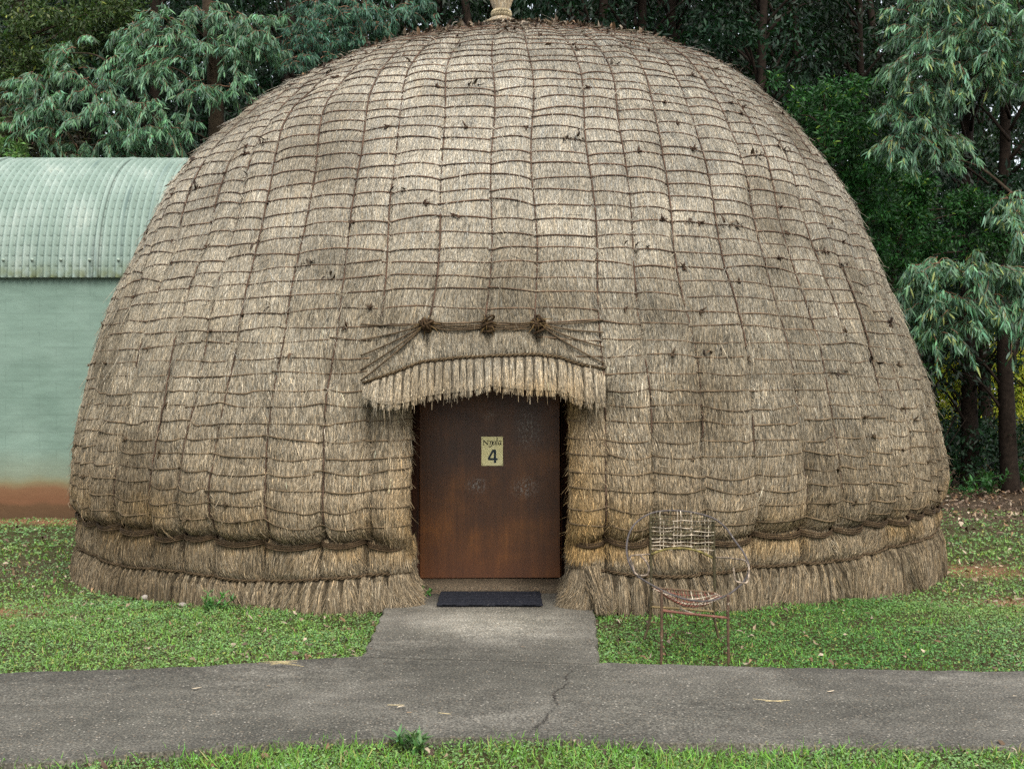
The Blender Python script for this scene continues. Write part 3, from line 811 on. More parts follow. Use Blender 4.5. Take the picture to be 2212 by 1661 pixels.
t0 = th[h:]; n2_ = n - h
strands(mb, ring(t0, .10 + .01 * rng.random(n2_), np.full(n2_, .15)), ring(t0, .13 + .02 * rng.random(n2_), np.full(n2_, .25)), ring(t0 + .06 * rng.normal(size=n2_), .15 + .04 * rng.random(n2_), rng.uniform(.34, .50, n2_)), np.full(n2_, .0035), col_tk(n2_))
topk = put(mb, "topknot", [M_straw])
mb = MB(); cc = []
th = np.linspace(0, 2 * np.pi, 38, endpoint=False)
for t in th:   # the coils of the binding ring
    w = np.linspace(0, 2 * np.pi, 14); rr = .128 + .034 * np.cos(w); zz = .115 + .052 * np.sin(w)
    P = TK + .62 * np.stack([rr * np.cos(t + w * .01), rr * np.sin(t + w * .01), zz], -1); add_tube(mb, P, .0062, 5, srgb(182, 168, 136) * rng.uniform(.65, 1.05), .12)
b = mb.obj("binding_ring", [M_straw], topk)
b.data.transform(__import__("mathutils").Matrix.Translation(-hut.location))

# door --------------------------------------------------------------
YD = 8.86
m, nt, p = mat("door_wood", .36, .5)
co = objco(nt)
gr = tex(nt, "Noise", 1.0, objco(nt, (26, 26, 1.6)), Detail=6.0, Roughness=.7)
bl = tex(nt, "Noise", 2.6, co, Detail=4.0, Roughness=.6)
c = ramp(nt, [(.30, srgb(76, 45, 20)), (.5, srgb(98, 58, 22)), (.70, srgb(130, 80, 30))], bl)
c = mixc(nt, 1.0, c, ramp(nt, [(.25, .62), (.5, .95), (.75, 1.35)], gr), 'MULTIPLY')
sx = nt.nodes.new("ShaderNodeSeparateXYZ"); nt.links.new(nt.nodes.new("ShaderNodeTexCoord").outputs["Object"], sx.inputs[0])
mr = nt.nodes.new("ShaderNodeMapRange"); mr.inputs[1].default_value = .42; mr.inputs[2].default_value = .05; nt.links.new(sx.outputs[2], mr.inputs[0])
c = mixc(nt, ramp(nt, [(0, 0.0), (.5, .25), (1, .62)], mr.outputs[0]), c, srgb(96, 60, 42))
def blob(x, z, rx, rz):
    v = nt.nodes.new("ShaderNodeVectorMath"); v.operation = 'SUBTRACT'; v.inputs[1].default_value = (x, 0, z)
    tc = nt.nodes.new("ShaderNodeTexCoord"); nt.links.new(tc.outputs["Object"], v.inputs[0])
    w = nt.nodes.new("ShaderNodeVectorMath"); w.operation = 'MULTIPLY'; w.inputs[1].default_value = (1 / rx, 0, 1 / rz); nt.links.new(v.outputs[0], w.inputs[0])
    l = nt.nodes.new("ShaderNodeVectorMath"); l.operation = 'LENGTH'; nt.links.new(w.outputs[0], l.inputs[0])
    return ramp(nt, [(.2, 1.0), (1.0, 0.0)], l.outputs["Value"])
scr = ramp(nt, [(.50, 0.0), (.60, 1.0)], tex(nt, "Noise", 1.0, objco(nt, (60, 60, 34)), Detail=5.0, Roughness=.8))
for (x, z, rx, rz) in ((.30, 1.22, .13, .20), (.27, .78, .13, .10), (-.10, .80, .10, .08), (.00, 1.33, .06, .05)):
    c = mixc(nt, mixc(nt, 1.0, blob(x, z, rx, rz), mixc(nt, 1.0, scr, .95, 'MULTIPLY'), 'MULTIPLY'), c, srgb(168, 160, 150))
nt.links.new(c, p.inputs["Base Color"]); bump(nt, p, gr, .15, .004); M_door = m
mb = MB(); x0, x1 = -.705, .372; zb_, zt_ = .088, 1.74
box(mb, ((x0 + x1) / 2, YD + .02, (zb_ + zt_) / 2), (x1 - x0, .04, zt_ - zb_), bev=.004)
door = bpy.data.objects.new("door", mb.mesh("door", False)); door.data.materials.append(M_door); COL.objects.link(door); door.parent = hut
OFF = __import__("mathutils").Matrix.Translation(-Vector((HX, HY, 0)))
# keep the door's own coordinates for its wood: origin at its foot
door.data.transform(__import__("mathutils").Matrix.Translation(-Vector(((x0 + x1) / 2, YD, 0)))); door.location = Vector(((x0 + x1) / 2 - HX, YD - HY, 0)); door.rotation_euler = (0, math.radians(-.25), 0)
DO = Vector(((x0 + x1) / 2, YD, 0))
def put_door(mb, name, mats, **kw):
    o = mb.obj(name, mats, door, **kw); o.data.transform(__import__("mathutils").Matrix.Translation(-DO)); return o
M_frame, nt, p = mat("frame_wood", .7, .2, srgb(58, 36, 24)); n_ = tex(nt, "Noise", 1.0, objco(nt, (30, 30, 3)), Detail=4.0); nt.links.new(ramp(nt, [(.3, srgb(34, 22, 16)), (.7, srgb(84, 52, 34))], n_), p.inputs["Base Color"])
mb = MB()
box(mb, (x0 - .045, YD + .02, .93), (.082, .10, 1.70), bev=.004); box(mb, (x1 + .032, YD - .01, .93), (.056, .10, 1.70), bev=.004)
box(mb, ((x0 + x1) / 2, YD + .03, 1.79), (1.3, .10, .09), bev=.004)
box(mb, (-1.1, YD + .13, .9), (1.0, .05, 1.9)); box(mb, (.80, YD + .13, .9), (.9, .05, 1.9))
put(mb, "door_frame", [M_frame])
# number plate
M_brass, nt, p = mat("plate", .4, .8, metallic=.45); n_ = tex(nt, "Noise", 9.0, objco(nt), Detail=3.0); nt.links.new(ramp(nt, [(.3, srgb(244, 232, 166)), (.7, srgb(252, 243, 186))], n_), p.inputs["Base Color"])
M_black, _, _ = mat("plate_black", .5, .3, srgb(32, 34, 26)); M_blue, _, _ = mat("plate_slate", .5, .3, srgb(48, 68, 80))
mb = MB(); yp = YD - .004
pc_ = px(1064.5, 974.5, yp); pw, phh = 47 / F * yp, 63 / F * yp
box(mb, (pc_[0], yp, pc_[2]), (pw, .006, phh), bev=.0012, mi=0)
def PT(X, Y_, d=.0042): # plate coords in px of the close view (750 x 1000 plate; origin top-left)
    return np.array([pc_[0] - pw / 2 + X / 750 * pw, yp - d, pc_[2] + phh / 2 - Y_ / 1000 * phh])
def stroke(pts, w, mi):
    P = np.array([PT(a - 255, b - 350) for a, b in pts]); 
    if len(pts) > 2: P = spline(P, len(pts) * 6)
    w = 1.35 * np.interp(np.linspace(0, 1, len(P)), np.linspace(0, 1, len(w)), w) / 750 * pw / 2
    T = nrm(np.gradient(P, axis=0)); S = np.stack([-T[:, 2], 0 * T[:, 0], T[:, 0]], -1)
    V = np.stack([P - S * w[:, None], P + S * w[:, None]], 1)
    B = V - [0, -.0012, 0]
    allv = np.concatenate([V.reshape(-1, 3), B.reshape(-1, 3)]); q = grid_quads(len(P), 2); m_ = len(P) * 2
    i = np.arange(len(P) - 1) * 2
    sides_ = np.concatenate([np.stack([i, i + 2, i + 2 + m_, i + m_], -1), np.stack([i + 1, i + 1 + m_, i + 3 + m_, i + 3], -1)])
    mb.add(allv, np.concatenate([q, sides_]), None, (1, 1, 1), mi)
stroke([(335, 480), (335, 632)], [14, 14], 1); stroke([(305, 636), (382, 634)], [8, 8], 1); stroke([(308, 476), (340, 478), (400, 545), (480, 630)], [8, 22, 26, 26], 1); stroke([(482, 632), (484, 474)], [14, 14], 1); stroke([(455, 476), (505, 472)], [8, 8], 1)
stroke([(515, 512), (550, 500), (572, 560), (570, 634)], [8, 20, 22, 16], 1); stroke([(574, 570), (600, 510), (632, 505), (640, 560), (610, 670), (560, 702), (524, 696), (530, 640)], [10, 14, 20, 24, 22, 14, 18, 8], 1)
stroke([(742, 508), (700, 506), (662, 560), (666, 618), (700, 622), (738, 560), (745, 508)], [12, 12, 20, 22, 14, 10, 12], 1); stroke([(745, 505), (735, 600), (742, 632), (758, 628)], [20, 22, 18, 8], 1)
stroke([(828, 378), (808, 400), (796, 520), (786, 620), (800, 632), (830, 622)], [14, 20, 24, 20, 14, 6], 1)
stroke([(932, 492), (890, 496), (852, 550), (850, 612), (884, 622), (924, 560), (934, 492)], [12, 12, 20, 22, 14, 10, 12], 1); stroke([(934, 490), (922, 600), (928, 634), (950, 628)], [20, 22, 18, 8], 1)
def poly(pts, mi, d=.0042):
    V = np.array([PT(a - 255, b - 350, d) for a, b in pts]); n = len(V); B = V + [0, .0012, 0]
    me_v = np.concatenate([V, B]); s_ = [[i, (i + 1) % n, n + (i + 1) % n, n + i] for i in range(n)]
    return me_v, s_
v4, s4 = poly([(635, 795), (765, 790), (768, 1085), (825, 1090), (822, 1155), (768, 1158), (770, 1250), (682, 1252), (684, 1158), (490, 1158), (484, 1080), (680, 880), (555, 1088), (686, 1088)], 2)
def hexq(pts): 
    V, S4 = poly(pts, 2); mb.add(V, S4 + [[0, 1, 2, 3]], None, (1, 1, 1), 2)
hexq([(682, 792), (765, 792), (770, 1250), (682, 1252)])
hexq([(635, 795), (684, 793), (684, 870), (672, 880)]); hexq([(635, 796), (676, 876), (556, 1086), (486, 1078)])
hexq([(485, 1079), (684, 1087), (684, 1158), (490, 1158)]); hexq([(768, 1088), (824, 1090), (820, 1155), (768, 1157)])
for (a, b) in ((285, 405), (963, 375), (300, 1308), (975, 1302)):
    q = PT(a - 255, b - 350); th = np.linspace(0, 2 * np.pi, 9)[:-1]; V = np.concatenate([[q + [0, -.002, 0]], q + np.stack([.0035 * np.cos(th), 0 * th, .0035 * np.sin(th)], -1)])
    mb.add(V, None, [[0, 1 + (i + 1) % 8, 1 + i] for i in range(8)], (1, 1, 1), 1)
put_door(mb, "number_plate", [M_brass, M_black, M_blue], smooth=False, label="cream plate reading Nyala 4")
# bent hook on the left edge
mb = MB(); q = px(905, 1118, 8.55); 
# threshold
mb = MB(); box(mb, (-.16, 8.72, .02), (1.40, .46, .125), col=(.82, .68, .56), bev=.008)
put(mb, "threshold", [M_conc])
# wooden posts at the foot
mb = MB(); q = pxg(823, 1318, -.01); add_tube(mb, [[q[0] - .0, 7.99, -.06], [q[0], 7.99, .03], [q[0] + .004, 8.0, .10]], [.036, .034, .03], 12, srgb(104, 96, 66) * .8, .2); put(mb, "post", [M_bark])
mb = MB(); add_tube(mb, [[.585, 8.25, -.06], [.585, 8.25, .06], [.58, 8.26, .16]], [.045, .042, .04], 12, srgb(84, 70, 54), .1); put(mb, "post", [M_bark])

# ------------------------------------------------------------------ doormat
M_mat, nt, p = mat("rubber", .7, .2); n_ = tex(nt, "Noise", 60.0, objco(nt), Detail=4.0); nt.links.new(ramp(nt, [(.4, srgb(16, 18, 26)), (.66, srgb(30, 32, 40)), (.8, srgb(90, 84, 72))], n_), p.inputs["Base Color"])
M_mat2, nt, p = mat("mat_strip", .9, .1); n_ = tex(nt, "Noise", 50.0, objco(nt), Detail=4.0); nt.links.new(ramp(nt, [(.3, srgb(70, 66, 58)), (.7, srgb(130, 122, 104))], n_), p.inputs["Base Color"])
yA, yB = 7.95, 8.42; xa, xb = px(943, 0, yA)[0], px(1173, 0, yA)[0]; mz = ZP + .010
dm = thing("door_mat", "black ribbed rubber doormat at the foot of the hut door", "doormat", ((xa + xb) / 2, (yA + yB) / 2, mz), rz=.0)
wx = xb - xa
mb = MB(); box(mb, (0, 0, .008), (wx * .985, yB - yA - .01, .012), bev=.003); mb.obj("base", M_mat2, dm)
nr = 8
for i in range(nr):
    mb = MB(); yy_ = -(yB - yA) / 2 + .022 + i * (yB - yA - .044) / (nr - 1)
    box(mb, (.004 * random.uniform(-1, 1), yy_, .018), (wx * random.uniform(.985, 1.0), .034, .014), bev=.006); mb.obj("rib", M_mat, dm)
mb = MB()
for i in range(4): box(mb, (-wx / 2 + wx * (.12 + i * .25), -(yB - yA) / 2 - .002, .012), (wx * .13, .004, .006))
box(mb, (0, -(yB - yA) / 2 + .004, .010), (wx, .012, .018), bev=.003)
mb.obj("front_edge", M_mat, dm)

# ------------------------------------------------------------------ rusty hoop chair
M_rust, nt, p = mat("rusty_paint", .7, .35)
n1 = tex(nt, "Noise", 26.0, objco(nt), Detail=5.0, Roughness=.7); n2 = tex(nt, "Noise", 60.0, objco(nt, loc=(3, 1, 2)), Detail=3.0)
c = mixc(nt, 1.0, vcol(nt), ramp(nt, [(.3, .55), (.7, 1.35)], n1), 'MULTIPLY')
c = mixc(nt, ramp(nt, [(.66, 0.0), (.71, .6)], n2), c, srgb(186, 176, 156)); nt.links.new(c, p.inputs["Base Color"])
Zc = lambda zx, zy: (1296 + zx * .2427, 1065.7 + zy * .2427)
def CP(zx, zy, y): u, v = Zc(zx, zy); return px(u, v, y)
ch0 = np.array([px(1502, 1435, 6.7)[0], 6.7, 0.0])
chair = thing("garden_chair", "rusty wire garden chair with a round hoop frame on the clover", "chair", tuple(ch0))
def cput(mb, name, **kw):
    return put(mb, name, [M_rust], parent=chair, **kw)
YF, YR = 6.43, 7.0
hoop = [(640, 152), (540, 158), (440, 182), (360, 228), (300, 285), (255, 370), (238, 460), (240, 540), (265, 630), (320, 720), (380, 765), (460, 812), (540, 855), (620, 892), (720, 928), (820, 951), (900, 958), (980, 954), (1060, 932), (1140, 900), (1210, 850), (1270, 795), (1315, 720), (1325, 640), (1300, 570), (1260, 500), (1200, 420), (1160, 360), (1110, 295), (1030, 232), (940, 196), (840, 172), (740, 157)]
yv = lambda zy: np.interp(zy, [150, 960], [YR + .02, YF - .02])
P = np.array([CP(a, b, yv(b)) for a, b in hoop]); P = spline(np.concatenate([P, P[:1]]), 140)
cg, cr, cb, cw = srgb(96, 92, 88), srgb(128, 84, 66), srgb(106, 92, 58), srgb(196, 182, 160)
mb = MB(); add_tube(mb, P, .0055, 8, srgb(78, 72, 70), .06); cput(mb, "hoop_frame")
for pts in ([(450, 180), (453, 500), (455, 830)], [(1010, 232), (1015, 560), (1022, 880)]):
    mb = MB(); add_tube(mb, spline([CP(a, b, YR) for a, b in pts], 30), .0085, 8, srgb(70, 64, 42), .12); cput(mb, "back_post")
for k, pts in enumerate(([(460, 832), (452, 1000), (445, 1110), (425, 1200), (393, 1300)], [(1022, 880), (1012, 1060), (1025, 1150), (1048, 1250), (1072, 1345)])):
    mb = MB(); add_tube(mb, spline([CP(a, b, YR + .01) for a, b in pts], 30), .0085, 8, srgb(72, 62, 40), .14); cput(mb, "leg")
for pts in ([(547, 858), (549, 1150), (546, 1545)], [(1140, 900), (1140, 1200), (1146, 1560)]):
    mb = MB(); add_tube(mb, spline([CP(a, b, YF) for a, b in pts], 30), .008, 8, srgb(88, 68, 52), .16); cput(mb, "leg")
mb = MB(); add_tube(mb, spline([CP(a, b, YF) for a, b in [(552, 1042), (840, 1075), (1135, 1106)]], 20), .007, 8, srgb(116, 76, 62), .12); cput(mb, "crossbar")
mb = MB(); add_tube(mb, spline([CP(a, b, YR) for a, b in [(460, 1008), (740, 1026), (1012, 1050)]], 20), .007, 8, srgb(128, 110, 74), .2); cput(mb, "crossbar")
mb = MB(); add_tube(mb, [CP(715, 1022, YR - .02), CP(790, 1055, 6.75), CP(870, 1085, YF + .02)], .006, 8, cw, .2); cput(mb, "crossbar")
mb = MB(); add_tube(mb, spline([CP(a, b, YR - .008) for a, b in [(458, 540), (560, 502), (680, 487), (800, 495), (900, 522), (1000, 572)]], 40), .007, 8, srgb(112, 102, 56), .2); cput(mb, "back_rail")
# back netting of wires
mb = MB()
arc = lambda zx: np.interp(zx, [458, 560, 680, 800, 900, 1000], [540, 502, 487, 495, 522, 572])
topz = lambda zx: np.interp(zx, [440, 540, 640, 740, 840, 940, 1030], [182, 158, 152, 157, 172, 196, 232])
for zx in np.linspace(474, 996, 18):
    t0 = topz(zx) if rng.random() < .5 else rng.uniform(190, 260)
    ys_ = np.linspace(t0, arc(zx), 12); P = np.array([CP(zx + 3 * math.sin(y_ * .05 + zx), y_, YR - .006) for y_ in ys_])
    add_tube(mb, P, .0027, 4, cw * .8 if rng.random() < .45 else srgb(84, 78, 56), .5)
for i, zy in enumerate(np.linspace(212, 500, 10)):
    for seg in range(3):
        if zy < 240 and rng.random() < .5: continue
        a0, a1 = 460 + seg * 185, 460 + (seg + 1) * 185
        if zy > 480 and seg == 1: continue
        xs_ = np.linspace(a0, a1, 10); P = np.array([CP(x_, zy + 4 * math.sin(x_ * .03 + i) + (x_ - 735) * .012, YR - .010) for x_ in xs_])
        add_tube(mb, P, .0029, 4, (cw * .8 if rng.random() < .5 else srgb(92, 86, 62)) * rng.uniform(.7, 1.1), .5)
cput(mb, "back_netting")
mb = MB()
bk = lambda t: CP(460 + 575 * t, 836 + 48 * t, YR - .005)
hoopf = lambda t: CP(560 + 560 * t, float(np.interp(t, [0, .15, .4, .65, .85, 1], [862, 912, 950, 957, 930, 905])), YF + .005)
add_tube(mb, [bk(t) for t in np.linspace(0, 1, 12)], .0065, 8, srgb(100, 80, 58), .15)
def seatp(t, s): 
    P = bk(t) * (1 - s) + hoopf(t) * s; P[2] -= .055 * math.sin(math.pi * s) ** .8 * math.sin(math.pi * min(max(t, 0.02), .98)) + .012 * s; return P
for t in np.linspace(.03, .97, 19): add_tube(mb, [seatp(t, s) for s in np.linspace(0, 1, 10)], .0026, 4, (cw if rng.random() < .35 else srgb(120, 72, 58)), .35)
for s in np.linspace(.1, .95, 9): add_tube(mb, [seatp(t, s) for t in np.linspace(0, 1, 16)], .0026, 4, (cw if rng.random() < .35 else srgb(116, 70, 56)), .35)
cput(mb, "seat_netting")
mb = MB(); add_tube(mb, spline([CP(445, 540, YR), CP(380, 545, 6.9), CP(270, 560, 6.75), CP(292, 640, 6.6), CP(312, 705, 6.5), CP(350, 728, 6.48), CP(418, 722, 6.47), CP(436, 660, 6.47), CP(400, 590, 6.5), CP(362, 558, 6.55)], 60), .0052, 8, srgb(124, 110, 96), .4); cput(mb, "armrest")
mb = MB(); add_tube(mb, spline([CP(1028, 570, YR), CP(1120, 572, 6.92), CP(1200, 582, 6.8), CP(1280, 592, 6.7), CP(1320, 640, 6.6), CP(1326, 710, 6.53), CP(1308, 790, 6.5), CP(1250, 792, 6.48), CP(1206, 772, 6.48), CP(1194, 710, 6.48), CP(1188, 660, 6.48)], 60), .0052, 8, srgb(134, 120, 104), .4); cput(mb, "armrest")

# ------------------------------------------------------------------ shed behind, left
YS, ZE, RR_ = 15.0, 3.01, 1.86
xs0, xs1 = -10.5, -3.95
shed = thing("shed", "green painted shed with curved corrugated metal roof behind the hut", "shed", (xs1, YS, -.1))
m, nt, p = mat("green_render", .85, .2)
n1 = tex(nt, "Noise", 1.1, objco(nt), Detail=5.0); n2 = tex(nt, "Noise", 1.0, objco(nt, (2.5, 2.5, 16)), Detail=4.0)
c = ramp(nt, [(.3, srgb(108, 131, 119)), (.7, srgb(126, 148, 136))], n1); c = mixc(nt, 1.0, c, ramp(nt, [(.3, .90), (.7, 1.07)], n2), 'MULTIPLY')
bk_ = nt.nodes.new("ShaderNodeTexBrick"); bk_.inputs["Scale"].default_value = 1.0; bk_.inputs["Brick Width"].default_value = .44; bk_.inputs["Row Height"].default_value = .22; bk_.inputs["Mortar Size"].default_value = .012; bk_.inputs["Mortar Smooth"].default_value = 1.0
bm_ = nt.nodes.new("ShaderNodeMapping"); bm_.inputs["Rotation"].default_value = (math.radians(90), 0, 0); nt.links.new(nt.nodes.new("ShaderNodeTexCoord").outputs["Object"], bm_.inputs[0]); nt.links.new(bm_.outputs[0], bk_.inputs["Vector"])
c = mixc(nt, 1.0, c, ramp(nt, [(0, 1.0), (1, .90)], bk_.outputs["Fac"]), 'MULTIPLY')
s_ = nt.nodes.new("ShaderNodeSeparateXYZ"); nt.links.new(nt.nodes.new("ShaderNodeTexCoord").outputs["Object"], s_.inputs[0])
ad = nt.nodes.new("ShaderNodeMath"); ad.operation = 'MULTIPLY_ADD'; ad.inputs[1].default_value = .12; nt.links.new(tex(nt, "Noise", 3.0, objco(nt), Detail=4.0), ad.inputs[0]); nt.links.new(s_.outputs[2], ad.inputs[2])
band = ramp(nt, [(0, 0.0), (.30, 1.0)], ad.outputs[0])
stain = ramp(nt, [(.0, srgb(84, 66, 48)), (.20, srgb(92, 70, 50)), (.25, srgb(112, 80, 58)), (.42, srgb(118, 88, 64)), (.52, srgb(124, 118, 90))], ad.outputs[0])
fac = ramp(nt, [(.50, 1.0), (.60, .45), (.95, 0.0)], ad.outputs[0])
c = mixc(nt, fac, c, stain); nt.links.new(c, p.inputs["Base Color"])
bn = tex(nt, "Noise", 9.0, objco(nt), Detail=5.0); bump(nt, p, bn, .6, .012); M_wall = m
mb = MB(); nx = 150; nz = 60
XX, ZZ = np.meshgrid(np.linspace(xs0, xs1, nx), np.linspace(-.3, ZE + .05, nz), indexing='ij')
blk = .004 * noise(np.stack([XX, ZZ], -1), 1.6, 81) - .004 * np.exp(-((((ZZ + .1) / .42) % 1 - .5) / .05) ** 2)
V = np.stack([XX, YS + .06 - blk, ZZ], -1); mb.add(V.reshape(-1, 3), grid_quads(nx, nz)[:, ::-1] * 1)
box(mb, ((xs0 + xs1) / 2, YS + 1.93, 1.4), (xs1 - xs0 - .02, 3.66, 3.3))
put(mb, "wall", [M_wall], parent=shed)
m, nt, p = mat("roof_paint", .65, .2)
n1 = tex(nt, "Noise", 2.2, objco(nt, (1, 1, .35)), Detail=6.0, Roughness=.7)
c = ramp(nt, [(.3, srgb(122, 140, 130)), (.5, srgb(134, 152, 142)), (.62, srgb(148, 163, 154)), (.76, srgb(172, 180, 168))], n1)
s_ = nt.nodes.new("ShaderNodeSeparateXYZ"); nt.links.new(nt.nodes.new("ShaderNodeTexCoord").outputs["Object"], s_.inputs[0])
lo_ = nt.nodes.new("ShaderNodeMapRange"); lo_.inputs[1].default_value = ZE + .1 + .22; lo_.inputs[2].default_value = ZE + .08; nt.links.new(s_.outputs[2], lo_.inputs[0])
n3 = tex(nt, "Noise", 7.0, objco(nt), Detail=4.0)
c = mixc(nt, mixc(nt, 1.0, lo_.outputs[0], ramp(nt, [(.38, 0.0), (.6, .9)], n3), 'MULTIPLY'), c, srgb(104, 112, 74))
streak = tex(nt, "Noise", 1.0, objco(nt, (11, .4, .5)), Detail=3.0)
c = mixc(nt, ramp(nt, [(.62, 0.0), (.70, .45)], streak), c, srgb(66, 88, 92)); c = mixc(nt, 1.0, c, vcol(nt), 'MULTIPLY')
nt.links.new(c, p.inputs["Base Color"]); M_roof = m
mb = MB(); pitch = .093; nx = int((xs1 - xs0 + .1) / pitch * 9); ncr = 42
xx = np.linspace(xs0 - .05, xs1 + .05, nx)
th = []; 
for k in range(ncr):
    t0 = k / ncr * np.pi; st = np.pi / ncr; th += [t0, t0 + st * .06, t0 + st * .12, t0 + st * .5, t0 + st * .9]
th = np.array(th + [np.pi]); XX, TT = np.meshgrid(xx, th, indexing='ij')
cr_ = np.cos(XX / pitch * 2 * np.pi) * 1.25; kk = (TT / np.pi * ncr) % 1
joint = np.minimum(np.abs((XX + 5.32)), np.abs(XX + 7.38)); joint2 = np.minimum(np.minimum(np.abs((XX - px(207, 0, YS)[0])), np.abs(XX - px(502, 0, YS)[0])), np.abs(XX - px(-90, 0, YS)[0]))
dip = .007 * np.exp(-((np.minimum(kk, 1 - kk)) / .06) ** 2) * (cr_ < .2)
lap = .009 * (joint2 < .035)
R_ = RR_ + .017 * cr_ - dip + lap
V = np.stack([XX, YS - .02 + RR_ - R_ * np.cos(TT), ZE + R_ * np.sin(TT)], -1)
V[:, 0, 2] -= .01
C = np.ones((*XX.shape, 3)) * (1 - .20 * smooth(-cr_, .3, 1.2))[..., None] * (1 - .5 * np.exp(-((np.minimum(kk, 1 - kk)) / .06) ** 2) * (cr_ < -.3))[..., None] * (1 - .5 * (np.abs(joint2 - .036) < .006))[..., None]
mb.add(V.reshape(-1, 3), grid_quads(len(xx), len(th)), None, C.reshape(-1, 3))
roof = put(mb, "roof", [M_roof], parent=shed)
for x in np.arange(xs0 + .2, xs1, .372):
    mb = MB()
    c0_ = np.array([x, YS - .03, ZE + .22]); w = np.linspace(0, 2 * np.pi, 9)[:-1]
    for r_, d_ in ((.018, 0), (.018, .008), (.008, .016)):
        pass
    rings = [c0_ + np.stack([r_ * np.cos(w), np.full(8, -d_), r_ * np.sin(w)], -1) for r_, d_ in ((.020, -.012), (.020, .006), (.010, .014), (.001, .016))]
    mb.add(np.concatenate(rings), [[a * 8 + i, a * 8 + (i + 1) % 8, a * 8 + 8 + (i + 1) % 8, a * 8 + 8 + i] for a in range(3) for i in range(8)], None, srgb(150, 165, 152))
    o = mb.obj("bolt", [M_stone], roof); o.data.transform(__import__("mathutils").Matrix.Translation(-shed.location))

# ------------------------------------------------------------------ foliage
def leaf_mesh(mb, P, D, Nn, L, W, col, curl=.2, simple=False):
    n = len(P); D = nrm(D); S = nrm(np.cross(D, Nn)); U = np.cross(S, D)
    L = L[:, None]; W = W[:, None]
    if simple:
        m_ = P + D * L * .45 + U * L * curl * .3
        V = np.stack([P, m_ - S * W, P + D * L, m_ + S * W], 1).reshape(-1, 3); b = np.arange(n)[:, None] * 4
        mb.add(V, np.concatenate([b + [0, 1, 2, 3]]), None, np.repeat(col, 4, 0)); return
    c_ = curl * rng.normal(size=(n, 1)) + .08
    p1 = P + D * L * .3 + U * L * c_ * .25; p2 = P + D * L * .68 + U * L * c_ * .2; p3 = P + D * L - U * L * c_ * .25
    V = np.stack([P, p1 - S * W, p1 + S * W, p2 - S * W * .75, p2 + S * W * .75, p3], 1).reshape(-1, 3); b = np.arange(n)[:, None] * 6
    mb.add(V, b + [1, 2, 4, 3], np.concatenate([b + [0, 2, 1], b + [3, 4, 5]]), np.repeat(col, 6, 0))

def leaf_cols(n, base, spread=.25, tips=None, tipshare=.1):
    c = np.tile(base, (n, 1)) * np.exp(spread * rng.normal(size=(n, 1))) * (1 + .10 * rng.normal(size=(n, 3)))
    if tips is not None:
        m_ = rng.random(n) < tipshare; c[m_] = tips * np.exp(.15 * rng.normal(size=(m_.sum(), 1)))
    return np.clip(c, .006, .7)

def bough(lm, bm, c, R, ntw, nl, ll, base, stem=None, droop=1.25, tips=None, outward=(0, -.35, .25)):
    """drooping eucalypt spray: twigs arching out of c, leaves hanging off them"""
    c = np.asarray(c, float)
    for _ in range(ntw):
        d = nrm(rng.normal(size=3) * [1, .8, .6] + np.array(outward)); ln = R * rng.uniform(.55, 1.1)
        t = np.linspace(0, 1, 7)[:, None]
        s0 = c + rng.normal(size=3) * R * .18
        P = s0 + d * ln * t + np.array([0, 0, -1]) * ln * .55 * t ** 2.2 + rng.normal(size=(7, 3)) * .012
        if bm is not None: add_tube(bm, P, np.linspace(.007, .002, 7), 4, srgb(120, 92, 74))
        k = rng.uniform(.15, 1.02, nl); Q = np.stack([np.interp(k, t[:, 0], P[:, i]) for i in range(3)], -1) + rng.normal(size=(nl, 3)) * .015
        dd = nrm(d * .45 + rng.normal(size=(nl, 3)) * .42 + [0, 0, -droop])
        Nn = nrm(rng.normal(size=(nl, 3)) + [0, -.6, .5])
        br = base * rng.uniform(.6, 1.35)
        leaf_mesh(lm, Q, dd, Nn, rng.uniform(.6, 1.15, nl) * ll, rng.uniform(.7, 1.1, nl) * ll * .075, leaf_cols(nl, br, .2, tips, .05))

def trunk(bm, pts, r0, r1, col, n=30, sides=10):
    P = spline(pts, n); P += noise(P, 2.0, int(abs(P[0, 0]) * 100) % 97)[:, None] * .012
    rad = np.linspace(r0, r1, n) * (1 + .06 * noise(P, 4, 5)); rad[:2] *= 1.15; add_tube(bm, P, rad, sides, col, .08)
    return P

EUC = srgb(118, 158, 124) * .68; EUC2 = srgb(92, 138, 112) * .52; DEEP = srgb(48, 82, 54) * .30; MIDG = srgb(66, 122, 60) * .44; YEL = srgb(196, 206, 70) * .8  # DEEP carries the wood's shade in its green, YEL carries sunlight
BR = srgb(84, 72, 58) * .5; BRD = srgb(62, 52, 44) * .38

